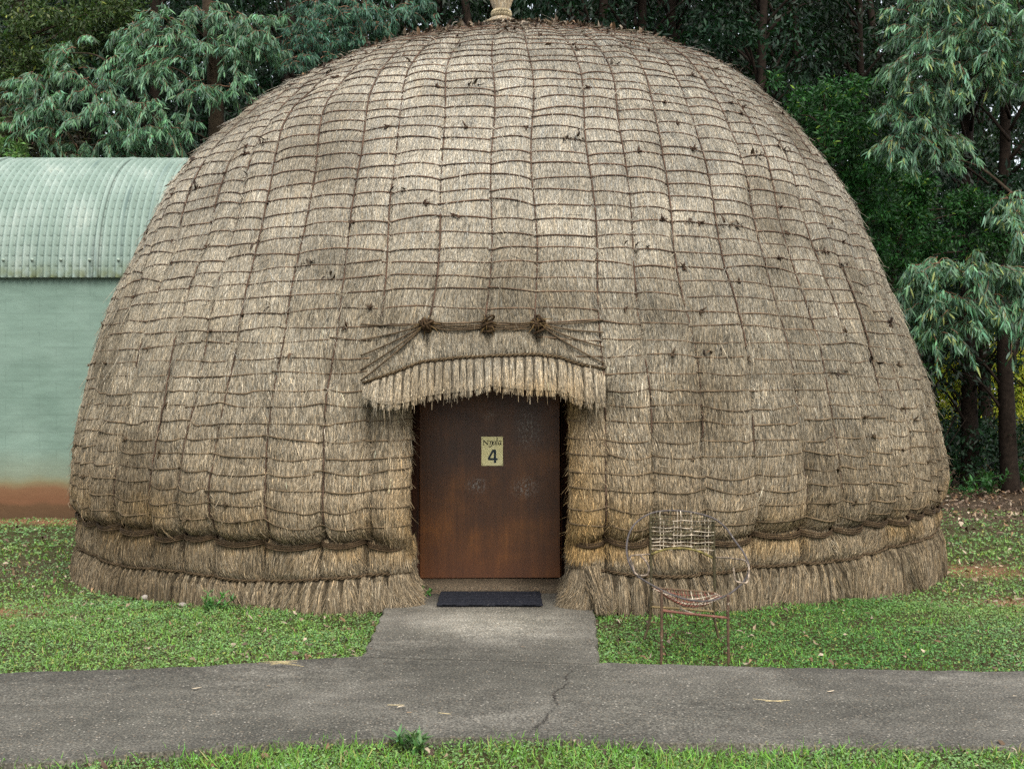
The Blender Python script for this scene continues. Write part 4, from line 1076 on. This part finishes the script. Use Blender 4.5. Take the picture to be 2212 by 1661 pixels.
def euc_tree(label, tpts, r0, boughs, ll=.15, base=EUC, Rb=.44, ntw=10, nl=40, col=BR, tips=None, group="eucalypt trees with hanging leaves", name="eucalyptus_tree", cat="tree"):
    root = thing(name, label, cat, tuple(tpts[0]), group)
    bm = MB(); lm = MB(); TP = trunk(bm, tpts, r0, r0 * .35, col, 40)
    nodes = [p_ for p_ in TP]
    for bgh in sorted(boughs, key=lambda q_: np.min(np.linalg.norm(TP - px(*q_[:3]), axis=1))):
        u, v, y = bgh[:3]; R = bgh[3] if len(bgh) > 3 else Rb
        c = px(u, v, y); 
        # limb from the trunk
        s0 = min(nodes, key=lambda p_: np.linalg.norm(p_ - c) + max(0, p_[2] - c[2] + .1) * 1.5); nodes.append(c); lL = np.linalg.norm(s0 - c)
        mid = (s0 + c) / 2 + [0, .05, .12 * lL]; add_tube(bm, spline([s0, mid, c], 12), np.linspace(.010 + .010 * min(lL, 1.5), .008, 12), 6, col, .08)
        bough(lm, bm, c, R, ntw, nl, ll, base, tips=tips)
    put(bm, "trunk", [M_bark], parent=root); put(lm, "crown", [M_leaf], parent=root)
    return root

def jitter_boughs(poly_pts, y0, y1, n, seed):
    r = np.random.default_rng(seed); out = []
    for (u0, v0, u1, v1, m_) in poly_pts:
        for _ in range(m_): out.append((r.uniform(u0, u1), r.uniform(v0, v1), r.uniform(y0, y1)))
    return out
# left eucalypt: the large pale spray above the shed and the one round its trunk
B1 = [(75, 170, 17.0), (45, 225, 17.0), (110, 225, 16.9), (150, 160, 17.1), (150, 115, 17.3), (205, 190, 16.9), (200, 245, 16.8), (255, 150, 17.1), (265, 225, 16.8), (310, 235, 16.8), (300, 290, 16.9), (230, 300, 17.0), (355, 270, 16.9), (390, 285, 17.0), (120, 265, 17.1), (340, 325, 17.2), (165, 320, 17.3), (60, 265, 17.2), (270, 330, 17.2),
      (330, 60, 17.0), (300, 110, 17.0), (355, 40, 16.9), (385, 90, 16.9), (345, 140, 17.0), (400, 55, 17.1), (430, 120, 17.0), (300, 160, 17.1), (500, 40, 17.0), (540, 70, 16.9), (520, 120, 17.0), (570, 55, 17.1), (580, 110, 17.1), (470, 90, 17.1), (450, 30, 17.2), (430, 190, 16.9), (500, 190, 17.0), (285, 60, 17.2)]
euc_tree("pale blue-green eucalyptus with drooping sprays above the shed roof", [px(470, 1090, 17.6) * [1, 1, 0] + [0, 0, -.1], px(468, 330, 17.6), px(462, 170, 17.6), px(448, 0, 17.6), px(440, -300, 17.6)], .15, B1)
B3 = [(640, 130, 17.4, .35), (680, 110, 17.5), (720, 60, 17.6), (760, 30, 17.6), (800, 60, 17.8), (700, 20, 17.6), (650, 30, 17.8), (620, 80, 17.7), (820, 15, 17.9), (850, 40, 18.0, .3), (760, 80, 17.8, .35), (730, 100, 17.7, .3), (880, 10, 18, .3), (660, 75, 17.5), (780, 5, 17.9), (920, 20, 18.1, .3)]
euc_tree("bluish eucalyptus rising left of the dome top behind the thatch", [px(800, 1080, 18.4) * [1, 1, 0], px(795, 300, 18.4), px(790, 60, 18.4), px(780, -250, 18.4)], .07, B3, ll=.12, base=EUC2)
# right eucalypt sprays
B6 = [(1975, 25, 15.6), (2030, 20, 15.5), (2090, 15, 15.4), (2150, 20, 15.4), (2205, 40, 15.4), (1990, 75, 15.6), (2050, 70, 15.4), (2110, 75, 15.3), (2170, 85, 15.3), (2215, 110, 15.4), (1960, 130, 15.7), (2010, 140, 15.5), (2070, 130, 15.5), (1950, 190, 15.7), (2000, 200, 15.6), (1970, 250, 15.7), (1945, 300, 15.8, .34), (1990, 290, 15.7), (2030, 300, 15.7), (2060, 210, 15.6, .34), (1930, 240, 15.9, .3), (1950, 335, 15.9, .3), (2040, 340, 15.8, .3), (2130, 150, 15.6, .35), (2190, 170, 15.6, .35), (2240, 60, 15.3), (2250, 150, 15.4), (2120, -20, 15.3), (2020, -30, 15.4), (2200, -20, 15.3)]
B7 = [(1975, 590, 14.8, .36), (2020, 575, 14.7, .38), (2070, 585, 14.6), (2120, 590, 14.6), (2170, 600, 14.6), (2215, 600, 14.6), (1960, 640, 14.9, .34), (2000, 650, 14.7), (2050, 650, 14.6), (2110, 650, 14.6), (2160, 660, 14.6), (2210, 665, 14.6), (1990, 695, 14.8, .3), (2040, 700, 14.7, .34), (2090, 690, 14.7, .32), (2250, 630, 14.6), (2180, 480, 14.9, .32), (2200, 430, 15.0, .34), (2210, 520, 14.8, .32)]
euc_tree("tall eucalyptus hanging pale sprays at the right edge, above and beside the hut", [px(2330, 1130, 16.0) * [1, 1, 0], px(2320, 700, 16.0), px(2300, 300, 16.0), px(2240, 0, 16.0), px(2200, -300, 16)], .17, B6 + B7, ll=.16, tips=srgb(150, 160, 96))

def clump_crown(lm, c, R, n, ll, base, wd=.16, tips=None, droop=.2, tipshare=.025):
    c = np.asarray(c, float); d = nrm(rng.normal(size=(n, 3))); rad = rng.random(n) ** .5
    P = c + d * rad[:, None] * np.asarray(R); D = nrm(d * .5 + rng.normal(size=(n, 3)) * .6 + [0, 0, -droop]); Nn = nrm(rng.normal(size=(n, 3)) + [0, -.3, .9])
    leaf_mesh(lm, P, D, Nn, rng.uniform(.6, 1.2, n) * ll, rng.uniform(.7, 1.1, n) * ll * wd, leaf_cols(n, base, .3, tips, tipshare), .2, simple=True)

# leafy understorey tree right of the dome, mid green
def bushy(label, base_xy, cl, base, ll, tips, name="leafy_tree", group="leafy understorey trees"):
    root = thing(name, label, "tree", (*base_xy, 0), group); bm, lm = MB(), MB()
    topc = px(cl[0][0], cl[0][1], cl[0][2])
    TP = trunk(bm, [[*base_xy, -.05], [base_xy[0], base_xy[1], 2.2], [topc[0], topc[1], topc[2]]], .06, .02, BR, 30, 8)
    for (u, v, y, R) in cl:
        c = px(u, v, y); k = np.argmin(np.abs(TP[:, 2] - c[2] + .3)); add_tube(bm, spline([TP[k], (TP[k] + c) / 2 + [0, 0, .08], c], 8), np.linspace(.018, .006, 8), 5, BR)
        for _ in range(7):
            cc_ = c + rng.normal(size=3) * [R, R * .7, R] * .55; clump_crown(lm, cc_, (R * .5, R * .45, R * .42), 95, ll, base * rng.uniform(.75, 1.25), .17, tips, .35)
    put(bm, "trunk", [M_bark], parent=root); put(lm, "crown", [M_leaf], parent=root)
def cl_path(pts, y, R): return [(u + rng.normal() * 8, v + rng.normal() * 8, y + rng.normal() * .3, R) for u, v in pts]
bushy("mid green leafy tree just right of the dome's upper slope", (4.6, 17.2), cl_path([(1790, 200), (1720, 235), (1750, 290), (1800, 260), (1840, 300), (1790, 340), (1830, 380), (1870, 350), (1850, 430), (1890, 400), (1900, 460), (1870, 500), (1920, 520), (1940, 470), (1850, 240), (1880, 290)], 17.0, .33), MIDG, .10, srgb(120, 150, 60))
bushy("leafy shrub tree with yellow-green tips beside the dome's right flank", (5.7, 17.8), cl_path([(1960, 400), (1990, 430), (1940, 380), (2010, 480), (2050, 450), (1960, 560), (2000, 540), (1930, 600), (1950, 680), (1980, 740), (2080, 510), (2110, 470), (2140, 540)], 17.8, .36), MIDG * .9, .10, srgb(120, 150, 60))
bushy("dark leafy tree behind the left end of the shed roof", (-6.6, 19.0), cl_path([(30, 30), (90, 20), (150, 40), (60, 80), (120, 80), (190, 30), (230, 70), (20, 120), (180, 90), (240, 20), (30, 180), (280, 20), (90, 130)], 18.6, .48), srgb(88, 112, 62) * .5, .10, srgb(140, 150, 70))
bushy("low bush with red-brown leaves over the left end of the shed", (-7.1, 18.0), cl_path([(25, 280), (70, 290), (110, 300), (20, 320), (70, 330), (120, 330), (-20, 300)], 18.0, .36), srgb(92, 94, 66) * .5, .09, srgb(128, 96, 84))
bushy("yellow-green sapling poking over the far left of the shed roof", (-7.6, 17.4), cl_path([(10, 335), (30, 342), (-15, 330)], 17.2, .22), srgb(112, 150, 84) * .6, .10, srgb(150, 170, 80))

# dense dark wood behind: individual trees, five crown builds, copied
def wood_tree(seed, base, h0=1.8, h1=11.5, r=1.9, n=9000, ll=.16):
    r_ = np.random.default_rng(seed); root = thing("forest_tree", "x", "tree", (0, 0, 0), "dark trees of the wood behind the hut")
    bm, lm = MB(), MB(); trunk(bm, [[0, 0, -.3], [.1 * r_.normal(), .1, 3], [.25 * r_.normal(), .1, 7], [.4 * r_.normal(), 0, h1]], .16, .05, BRD, 34, 9)
    nc = 42
    for k_ in range(nc):
        z = h0 + (h1 - h0) * (k_ + r_.random()) / nc; th_ = r_.uniform(0, 6.28); rr = r * (.35 + .65 * r_.random()) * (1 - .35 * abs((z - 6) / 6))
        c = np.array([rr * np.cos(th_), rr * np.sin(th_), z]); add_tube(bm, spline([[0, 0, max(z - .9, .5)], c * [.5, .5, 1] - [0, 0, .25], c], 7), np.linspace(.035, .008, 7), 5, BRD)
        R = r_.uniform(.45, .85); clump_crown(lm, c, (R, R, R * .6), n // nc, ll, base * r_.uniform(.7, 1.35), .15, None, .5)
    t = bm.obj("trunk", [M_bark], root); c = lm.obj("crown", [M_leaf], root); return root
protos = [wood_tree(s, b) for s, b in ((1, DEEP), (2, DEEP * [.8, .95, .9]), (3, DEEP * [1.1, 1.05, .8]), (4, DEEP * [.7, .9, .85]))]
light_proto = wood_tree(9, YEL * .8, h0=.3, h1=4.6, r=2.4, n=7500, ll=.15)  # sunlight is put into the yellow leaf colour
used = set(); said = set()
def place(proto, loc, rz, sc, label, group=None):
    if id(proto) not in used:
        used.add(id(proto)); o = proto
    else:
        o = proto.copy(); COL.objects.link(o)
        for ch_ in [c for c in bpy.data.objects if c.parent == proto]:
            c2 = ch_.copy(); COL.objects.link(c2); c2.parent = o
    if label in said: label = label + ", farther right"
    said.add(label)
    o.location = loc; o.rotation_euler = (0, 0, rz); o.scale = (sc, sc, sc); o["label"] = label
    if group: o["group"] = group
    return o
# trunks seen against the wood (u, y)
spots = [(305, 19.6, "thin dark trunk seen above the left part of the shed roof"), (640, 21.0, "dark tree behind the left slope of the dome"), (950, 21.5, "dark tree behind the dome just left of the topknot"),
         (1287, 20.6, "broad red-brown trunk rising behind the dome right of the topknot"), (1372, 21.4, "second brown trunk right of the topknot, beside the broad one"), (1640, 20.0, "dark trunk standing behind the dome's right shoulder"), (1672, 22.0, "slimmer trunk close beside the one at the dome's right shoulder"),
         (2097, 19.6, "nearer dark trunk right of the hut before the yellow-lit leaves"), (2182, 18.9, "thick dark trunk at the right edge before the yellow-lit leaves"), (40, 21.0, "dark tree at the far left behind the shed"), (1850, 22.5, "dark tree behind the leafy shrubs right of the dome"), (180, 22.8, "dark tree behind the pale eucalyptus sprays on the left")]
for i, (u, y, lab) in enumerate(spots):
    place(protos[i % 4], (px(u, 0, y)[0], y, float(gz(np.array(0.), np.array(y)))), i * 1.7, .92 + .16 * random.random(), lab)
i = 0
for row, y0 in enumerate((24.5, 28.5, 32.0)):
    for u in np.arange(-150 + row * 90, 2380, 200 if row == 0 else 165):
        if u > 1960 and row == 0 and u < 2300: continue
        if u > 2020: continue
        y = y0 + random.uniform(-1, 1); place(protos[i % 4], (px(u, 0, y)[0], y, float(gz(np.array(0.), np.array(y)))), i * 2.1, random.uniform(1.0, 1.25), ("dark tree in the wood's %s rank, %s" % (("first", "second", "third")[row], ("above the shed's left end" if u < 60 else "above the middle of the shed" if u < 230 else "above the shed's hidden right end" if u < 420 else "behind the dome's steep left slope" if u < 620 else "behind the dome's upper left slope" if u < 830 else "just left of the topknot" if u < 1060 else "just right of the topknot" if u < 1250 else "behind the dome's upper right slope" if u < 1450 else "over the dome's right shoulder" if u < 1700 else "over the leafy shrubs on the right" if u < 1900 else "beside the pale right-hand eucalyptus")))); i += 1
for k_, (u, y) in enumerate(((2075, 33), (2160, 36), (2240, 31))):
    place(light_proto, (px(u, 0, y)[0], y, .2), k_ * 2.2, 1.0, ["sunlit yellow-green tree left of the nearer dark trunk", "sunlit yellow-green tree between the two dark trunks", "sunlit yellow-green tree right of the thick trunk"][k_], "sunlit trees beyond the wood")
for k_, (u, y, s_c) in enumerate(((1985, 27, 1.0), (2130, 30, 1.1), (2260, 26, 1.0))):
    place(protos[k_ % 4], (px(u, 0, y)[0], y, .9), k_ * 1.1, s_c, ["tall dark tree far back close to the hut's right flank", "tall dark tree far back between the two right-hand trunks", "tall dark tree far back at the right edge"][k_])

# the ring of wood round the clearing, behind the camera: unseen trees added to cut low sky light
for k_, (x, y) in enumerate(((-9, -8), (10, -8), (12, -3), (-12.5, -3), (13.5, 4), (-14, 4))):
    place(protos[k_ % 4], (x, y, 0), k_ * 1.3, 1.15, ["dark tree behind the camera at the left", "dark tree behind the camera at the right", "dark tree behind the camera at the far right", "dark tree behind the camera at the far left", "dark tree right of the clearing, out of view", "dark tree left of the clearing, out of view"][k_])
# far wood closing the view
mb = MB(); n = 60000
u = rng.uniform(-200, 2400, n); y = rng.uniform(38, 46, n); z = rng.uniform(0, 17, n) ; P = np.stack([(u - U0) / F * y, y, z], -1)
keep = noise(P, .8, 91) > -.5; P = P[keep]; n = len(P)
dd = nrm(rng.normal(size=(n, 3)) + [0, 0, -.4]); cc_ = leaf_cols(n, DEEP * .9, .35); lit = ((P[:, 0] / P[:, 1] * F + U0) > 2030) & (P[:, 2] < 5); cc_[lit] = leaf_cols(lit.sum(), YEL * .7, .3)  # low leaves at the right coloured yellow as if sunlit
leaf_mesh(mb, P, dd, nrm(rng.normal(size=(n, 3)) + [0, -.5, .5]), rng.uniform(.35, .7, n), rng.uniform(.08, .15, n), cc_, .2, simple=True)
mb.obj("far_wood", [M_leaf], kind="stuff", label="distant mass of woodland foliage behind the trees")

# low dark shrubs among the trunks at the right
for k_, (u, v, y, s_) in enumerate(((1985, 900, 19.5, .75), (2050, 925, 20.5, .7), (2125, 930, 21, .7), (2200, 935, 20.5, .75), (2260, 900, 19, .8), (1960, 840, 21.5, .8), (2035, 870, 24, .8), (2140, 880, 25, .75))):
    c = px(u, v, y); g0 = float(gz(c[0], c[1])); lab = ["shrub in the dark beside the hut's right flank", "low shrub left of the nearer dark trunk", "low shrub between the two dark trunks at the right", "low shrub below the thick trunk at the right edge", "shrub at the very right edge of the wood", "tall shrub in the gloom beside the hut", "farther shrub left of the nearer trunk", "farther shrub between the trunks"][k_]
    root = thing("understorey_shrub", lab, "shrub", (c[0], c[1], g0), "dark shrubs among the trunks"); bm, lm = MB(), MB(); hh = c[2] - g0
    for _ in range(5): 
        d = rng.normal(size=2) * .3; add_tube(bm, [[0, 0, -.05], [d[0] * .5, d[1] * .5, hh * .5], [d[0], d[1], hh]], [.015, .01, .005], 5, BRD)
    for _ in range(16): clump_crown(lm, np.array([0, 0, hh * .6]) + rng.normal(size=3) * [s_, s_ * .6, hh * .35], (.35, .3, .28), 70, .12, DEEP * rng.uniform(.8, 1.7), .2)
    bm.obj("stem", [M_bark], root); lm.obj("foliage", [M_leaf], root)

# herb plants at the wood's edge, right
def herb(name, label, loc, h, n, base, ll, group=None, spread=.25, wd=.2):
    root = thing(name, label, "plant", tuple(loc), group); sm_, lm = MB(), MB()
    for k_ in range(n):
        d = rng.normal(size=2) * spread; hh = h * rng.uniform(.6, 1.05); P = spline([[d[0] * .3, d[1] * .3, -.02], [d[0] * .6, d[1] * .6, hh * .5], [d[0], d[1], hh]], 10)
        add_tube(sm_, P, np.linspace(.006, .003, 10), 4, base * .9)
        m_ = 26; k = rng.uniform(.25, 1, m_); Q = np.stack([np.interp(k, np.linspace(0, 1, 10), P[:, i_]) for i_ in range(3)], -1)
        th_ = rng.uniform(0, 6.28, m_); D = np.stack([np.cos(th_), np.sin(th_), .5 + .4 * rng.normal(size=m_)], -1)
        leaf_mesh(lm, Q, D, np.tile([0, 0, 1.], (m_, 1)) + .2 * rng.normal(size=(m_, 3)), rng.uniform(.6, 1.1, m_) * ll, np.full(m_, ll * wd * .5), leaf_cols(m_, base, .2), .3)
    sm_.obj("stem", [M_ground_leaf], root); lm.obj("foliage", [M_ground_leaf], root)
HG = srgb(70, 120, 62) * .7
for (u, v, h, n, lab) in ((2085, 1050, .75, 7, "leafy weed clump nearest the hut at the wood's edge"), (2118, 1022, .8, 7, "tall weed clump behind the nearest one at the wood's edge"), (2165, 1035, .95, 6, "tallest flowering weed at the right edge of the clearing"), (2205, 1060, .5, 6, "low weed clump at the far right of the clearing"), (2060, 1075, .45, 5, "small weed clump touching the right side of the hut"), (2140, 1068, .4, 6, "short weed clump in front of the tall ones at the right")):
    q = pxg(u, v, -.1); herb("weed_clump", lab, (q[0], q[1], float(gz(q[0], q[1]))), h, n, HG * rng.uniform(.85, 1.1), .17, "weed clumps at the edge of the wood")
q = pxg(455, 1312); herb("broadleaf_weed", "bright green weed growing against the left thatch skirt", (q[0], q[1] - .06, float(gz(q[0], q[1]))), .13, 5, srgb(104, 152, 84) * .8, .07, spread=.07)
q = pxg(872, 1318); herb("broadleaf_weed", "small green weed in the angle of walkway and thatch left of the mat", (q[0] + .07, 8.36, .02), .07, 9, srgb(84, 140, 60) * .75, .035, spread=.06, wd=.5)
q = pxg(893, 1622); herb("rosette_weed", "pale green rosette weed at the near edge of the path", (q[0], q[1], .0), .05, 5, srgb(112, 150, 96) * .7, .075, spread=.04, wd=.2)
q = pxg(2035, 1620); 

# ------------------------------------------------------------------ ground cover
def in_hut(x, y, m_=0.0): return ((x - HX) ** 2 + (y - HY) ** 2 < (4.05 + m_) ** 2) & ~((x > XEL) & (x < XER) & (y < 8.6))
def scatter(n, x0, x1, y0, y1):
    x = rng.uniform(x0, x1, n); y = rng.uniform(y0, y1, n)
    v = np.abs(x) < y * .66 + .6; x, y = x[v], y[v]
    k = ~on_path(x, y, -.022 - .02 * noise(np.stack([x, y], -1), 7, 77)) & ~in_hut(x, y, -.05) & ~((y > 14.9) & (x < -3.6)); return x[k], y[k]
gm = MB()
CL = srgb(122, 152, 82) * .86; CLD = srgb(80, 130, 58) * .84; CLB = srgb(120, 158, 102) * .86
def cover(n, x0, x1, y0, y1, s, h=.03):
    x, y = scatter(n, x0, x1, y0, y1)
    xy = np.stack([x, y], -1); dens = 1 - bare(x, y) * 1.05
    k = rng.random(len(x)) < np.clip(dens * (.85 + .6 * noise(xy, 6, 71)) , .03, 1); x, y, xy = x[k], y[k], xy[k]; n = len(x)
    z = gz(x, y) + rng.random(n) * h * (1 + .5 * noise(xy, 3, 72))
    D = rng.normal(size=(n, 3)) * [1, 1, .35]; Nn = nrm(rng.normal(size=(n, 3)) * .45 + [0, -.1, 1])
    t = np.clip(.5 + .5 * noise(xy, 1.3, 73), 0, 1)[:, None]; rt = smooth(x, .3, 1.2)[:, None] * (1 - smooth(x, 2.2, 3.4)[:, None]) * (y > 6)[:, None]
    c = (CL * t + CLB * (1 - t)) * (1 - rt * .8) + CLD * rt * .8
    c = c * np.exp(.22 * rng.normal(size=(n, 1))) * (1 + .07 * rng.normal(size=(n, 3))); yl = rng.random(n) < .06; c[yl] = srgb(158, 166, 84) * .8
    L = rng.uniform(.6, 1.2, n) * s; leaf_mesh(gm, np.stack([x, y, z], -1), D, Nn, L, L * .42, np.clip(c, .01, .7), .1, simple=True)
cover(105000, -3.9, 3.9, 4.35, 5.2, .013)
cover(235000, -5.6, 5.6, 6.1, 8.6, .0145)
cover(96000, -8, 8, 8.4, 11, .021, .03)
cover(52000, -8, 8, 11, 16, .032, .035)
def blades(n, x0, x1, y0, y1, h, w):
    x, y = scatter(n, x0, x1, y0, y1); xy = np.stack([x, y], -1)
    k = rng.random(len(x)) < np.clip((1 - bare(x, y)) * (.55 + .9 * noise(xy, 2.3, 74)), .02, 1); x, y = x[k], y[k]; n = len(x)
    z = gz(x, y); D = rng.normal(size=(n, 3)) * [.6, .6, .2] + [0, 0, 1]
    c = leaf_cols(n, srgb(122, 170, 72) * .8, .22, srgb(176, 170, 110) * .8, .08)
    L = rng.uniform(.5, 1.2, n) * h; leaf_mesh(gm, np.stack([x, y, z], -1), D, rng.normal(size=(n, 3)), L, np.full(n, w), c, .5)
blades(16500, -3.9, 3.9, 4.35, 5.16, .07, .0022); blades(25000, -5.6, 5.6, 6.1, 8.6, .05, .0025); blades(9000, -5.5, 5.5, 8.4, 13, .06, .004)
gm.obj("clover_and_grass", [M_ground_leaf], kind="stuff", label="low clover and short grass covering the clearing")

# dry leaf litter
def dry_leaves(mb, P, ll, base=None, up=.25, k_=1.0):
    n = len(P); D = rng.normal(size=(n, 3)) * [1, 1, up]; Nn = nrm(rng.normal(size=(n, 3)) * .35 + [0, 0, 1])
    pal = np.array([srgb(124, 108, 88), srgb(98, 80, 62), srgb(148, 134, 116), srgb(76, 62, 52), srgb(118, 94, 70), srgb(88, 74, 62)]); c = pal[rng.integers(0, 6, n)] * k_ * np.exp(.2 * rng.normal(size=(n, 1)))
    L = rng.uniform(.5, 1.3, n) * ll; leaf_mesh(mb, P, D, Nn, L, L * rng.uniform(.12, .26, n), np.clip(c, .01, .7), .9)
mb = MB()
for (n, x0, x1, y0, y1, ll, p_) in ((900, -3.9, 3.9, 4.4, 5.1, .045, 0), (2900, -5.6, 5.6, 6.2, 8.7, .05, 0), (4500, -6, 6, 8.6, 12.5, .06, 1), (9000, -8, 9, 11.5, 20, .09, 1)):
    x, y = scatter(n, x0, x1, y0, y1)
    if p_: k = rng.random(len(x)) < bare(x, y) + .12; x, y = x[k], y[k]
    else: k = rng.random(len(x)) < np.clip(.5 + .7 * noise(np.stack([x, y], -1), 1.7, 75), .1, 1); x, y = x[k], y[k]
    dry_leaves(mb, np.stack([x, y, gz(x, y) + .022 + .012 * rng.random(len(x))], -1), ll, k_=1.5 if p_ else 1.0)
mb.obj("leaf_litter", [M_dry], kind="stuff", label="fallen brown leaves strewn over the grass")
# leaves caught on the thatch
mb = MB()
a = rng.uniform(d2(-100), d2(100), 26000); L = LMAX - np.abs(rng.normal(size=26000)) * .85; k = L > 3.5; a, L = a[k], L[k]
dry_leaves(mb, dome(a, L, .022), .065, up=.6, k_=.75)
for _ in range(150):
    c = rng.integers(2, NC - 3); 
    if abs(cols[c]) > d2(75): continue
    L0 = ROWS[rng.integers(8, len(ROWS) - 2)]; m_ = rng.integers(2, 12); a0 = cols[c] + rng.uniform(0, .09)
    if -.3 < a0 < .2 and L0 < 2.1: continue
    a = a0 + rng.normal(size=m_) * .012; P = dome(a, np.full(m_, L0) + rng.normal(size=m_) * .012, .022); dry_leaves(mb, P, .06, up=1, k_=.42)
mb.obj("roof_leaf_litter", [M_dry], kind="stuff", label="dry leaves caught on top of the thatch dome")

# loose leaves and stalks on the path
loose = [(425, 1487, .055, 0, "pale curled leaf on the left part of the path"), (582, 1480, .03, 1, "small pale leaf chip on the path below the straw bundle"), (868, 1528, .05, 0, "whitish leaf in the middle of the path"), (1797, 1493, .05, 0, "long pale leaf on the right part of the path"), (1658, 1512, .07, 2, "thin straw stalk lying slantwise on the right of the path"),
         (2192, 1503, .03, 0, "small white leaf at the right end of the path"), (855, 1522, .04, 2, "straw stalk beside the whitish mid-path leaf"), (1680, 1513, .06, 2, "straw stalk lying level beside the slanting one"), (960, 1540, .03, 2, "short tan stalk below the crack's left"), (885, 1537, .035, 1, "tan leaf chip just right of the whitish mid-path leaf"), (1130, 1395, .03, 1, "tiny brown leaf on the walkway")]
for (u, v, s, kd, lab) in loose:
    q = pxg(u, v, ZP + .009); mb = MB()
    if kd == 2:
        th_ = random.uniform(-.7, .7); d = np.array([math.cos(th_), math.sin(th_), 0]) * s; add_tube(mb, [q - d, q, q + d], [.0018, .002, .0012], 5, srgb(196, 180, 140)); nm, ct = "straw_stalk", "straw"
    else:
        P = q[None]; leaf_mesh(mb, P - [[s / 2, 0, 0]], np.array([[1, .3 * rng.normal(), .05]]), np.array([[0, 0, 1.]]), np.array([s]), np.array([s * .13]), np.array([srgb(206, 188, 160) if kd == 0 else srgb(160, 132, 100)]), .3); nm, ct = "fallen_leaf", "leaf"
    o = mb.obj(nm, [M_dry]); o["label"] = lab; o["category"] = ct
mb = MB(); q = pxg(612, 1432, ZP + .02)
for _ in range(9):
    th_ = random.uniform(-.7, .5) + math.pi; s = random.uniform(.05, .13); d = np.array([math.cos(th_), -math.sin(th_) * .8 + .2 * random.random(), 0]) * s; c_ = q + [random.uniform(-.03, .03), random.uniform(-.02, .02), random.uniform(-.004, .006)]
    add_tube(mb, [c_ - d, c_ + [0, 0, .004], c_ + d], [.0011, .0014, .0008], 5, srgb(176, 162, 122))
o = mb.obj("straw_bundle", [M_dry]); o["label"] = "little bundle of pale straw at the path's far edge, left"; o["category"] = "straw"
# pebbles by the left skirt
for k_, (u, v, s, lab) in enumerate(((556 / 1.0 - 240, 1290, .03, "left stone at the foot of the left skirt"), (395, 1306, .028, "pale stone right of the weed's foot, by the skirt"), (330, 1288, .022, "middle small stone by the left skirt"), (790, 1322, .03, "grey stone beside the wooden post"))):
    q = pxg(u, v, -.03); mb = MB(); th_ = np.linspace(0, np.pi, 8); ph_ = np.linspace(0, 2 * np.pi, 13); T_, P_ = np.meshgrid(th_, ph_, indexing='ij')
    V = np.stack([np.sin(T_) * np.cos(P_) * s * 1.3, np.sin(T_) * np.sin(P_) * s, np.cos(T_) * s * .7], -1); V = V * (1 + .15 * noise(V / s, 1, 80 + k_))[..., None]
    mb.add(V.reshape(-1, 3) + q, grid_quads(8, 13), None, srgb(150, 142, 132)); o = mb.obj("stone", [M_stone]); o["label"] = lab; o["category"] = "stone"; o["group"] = "stones at the foot of the thatch"
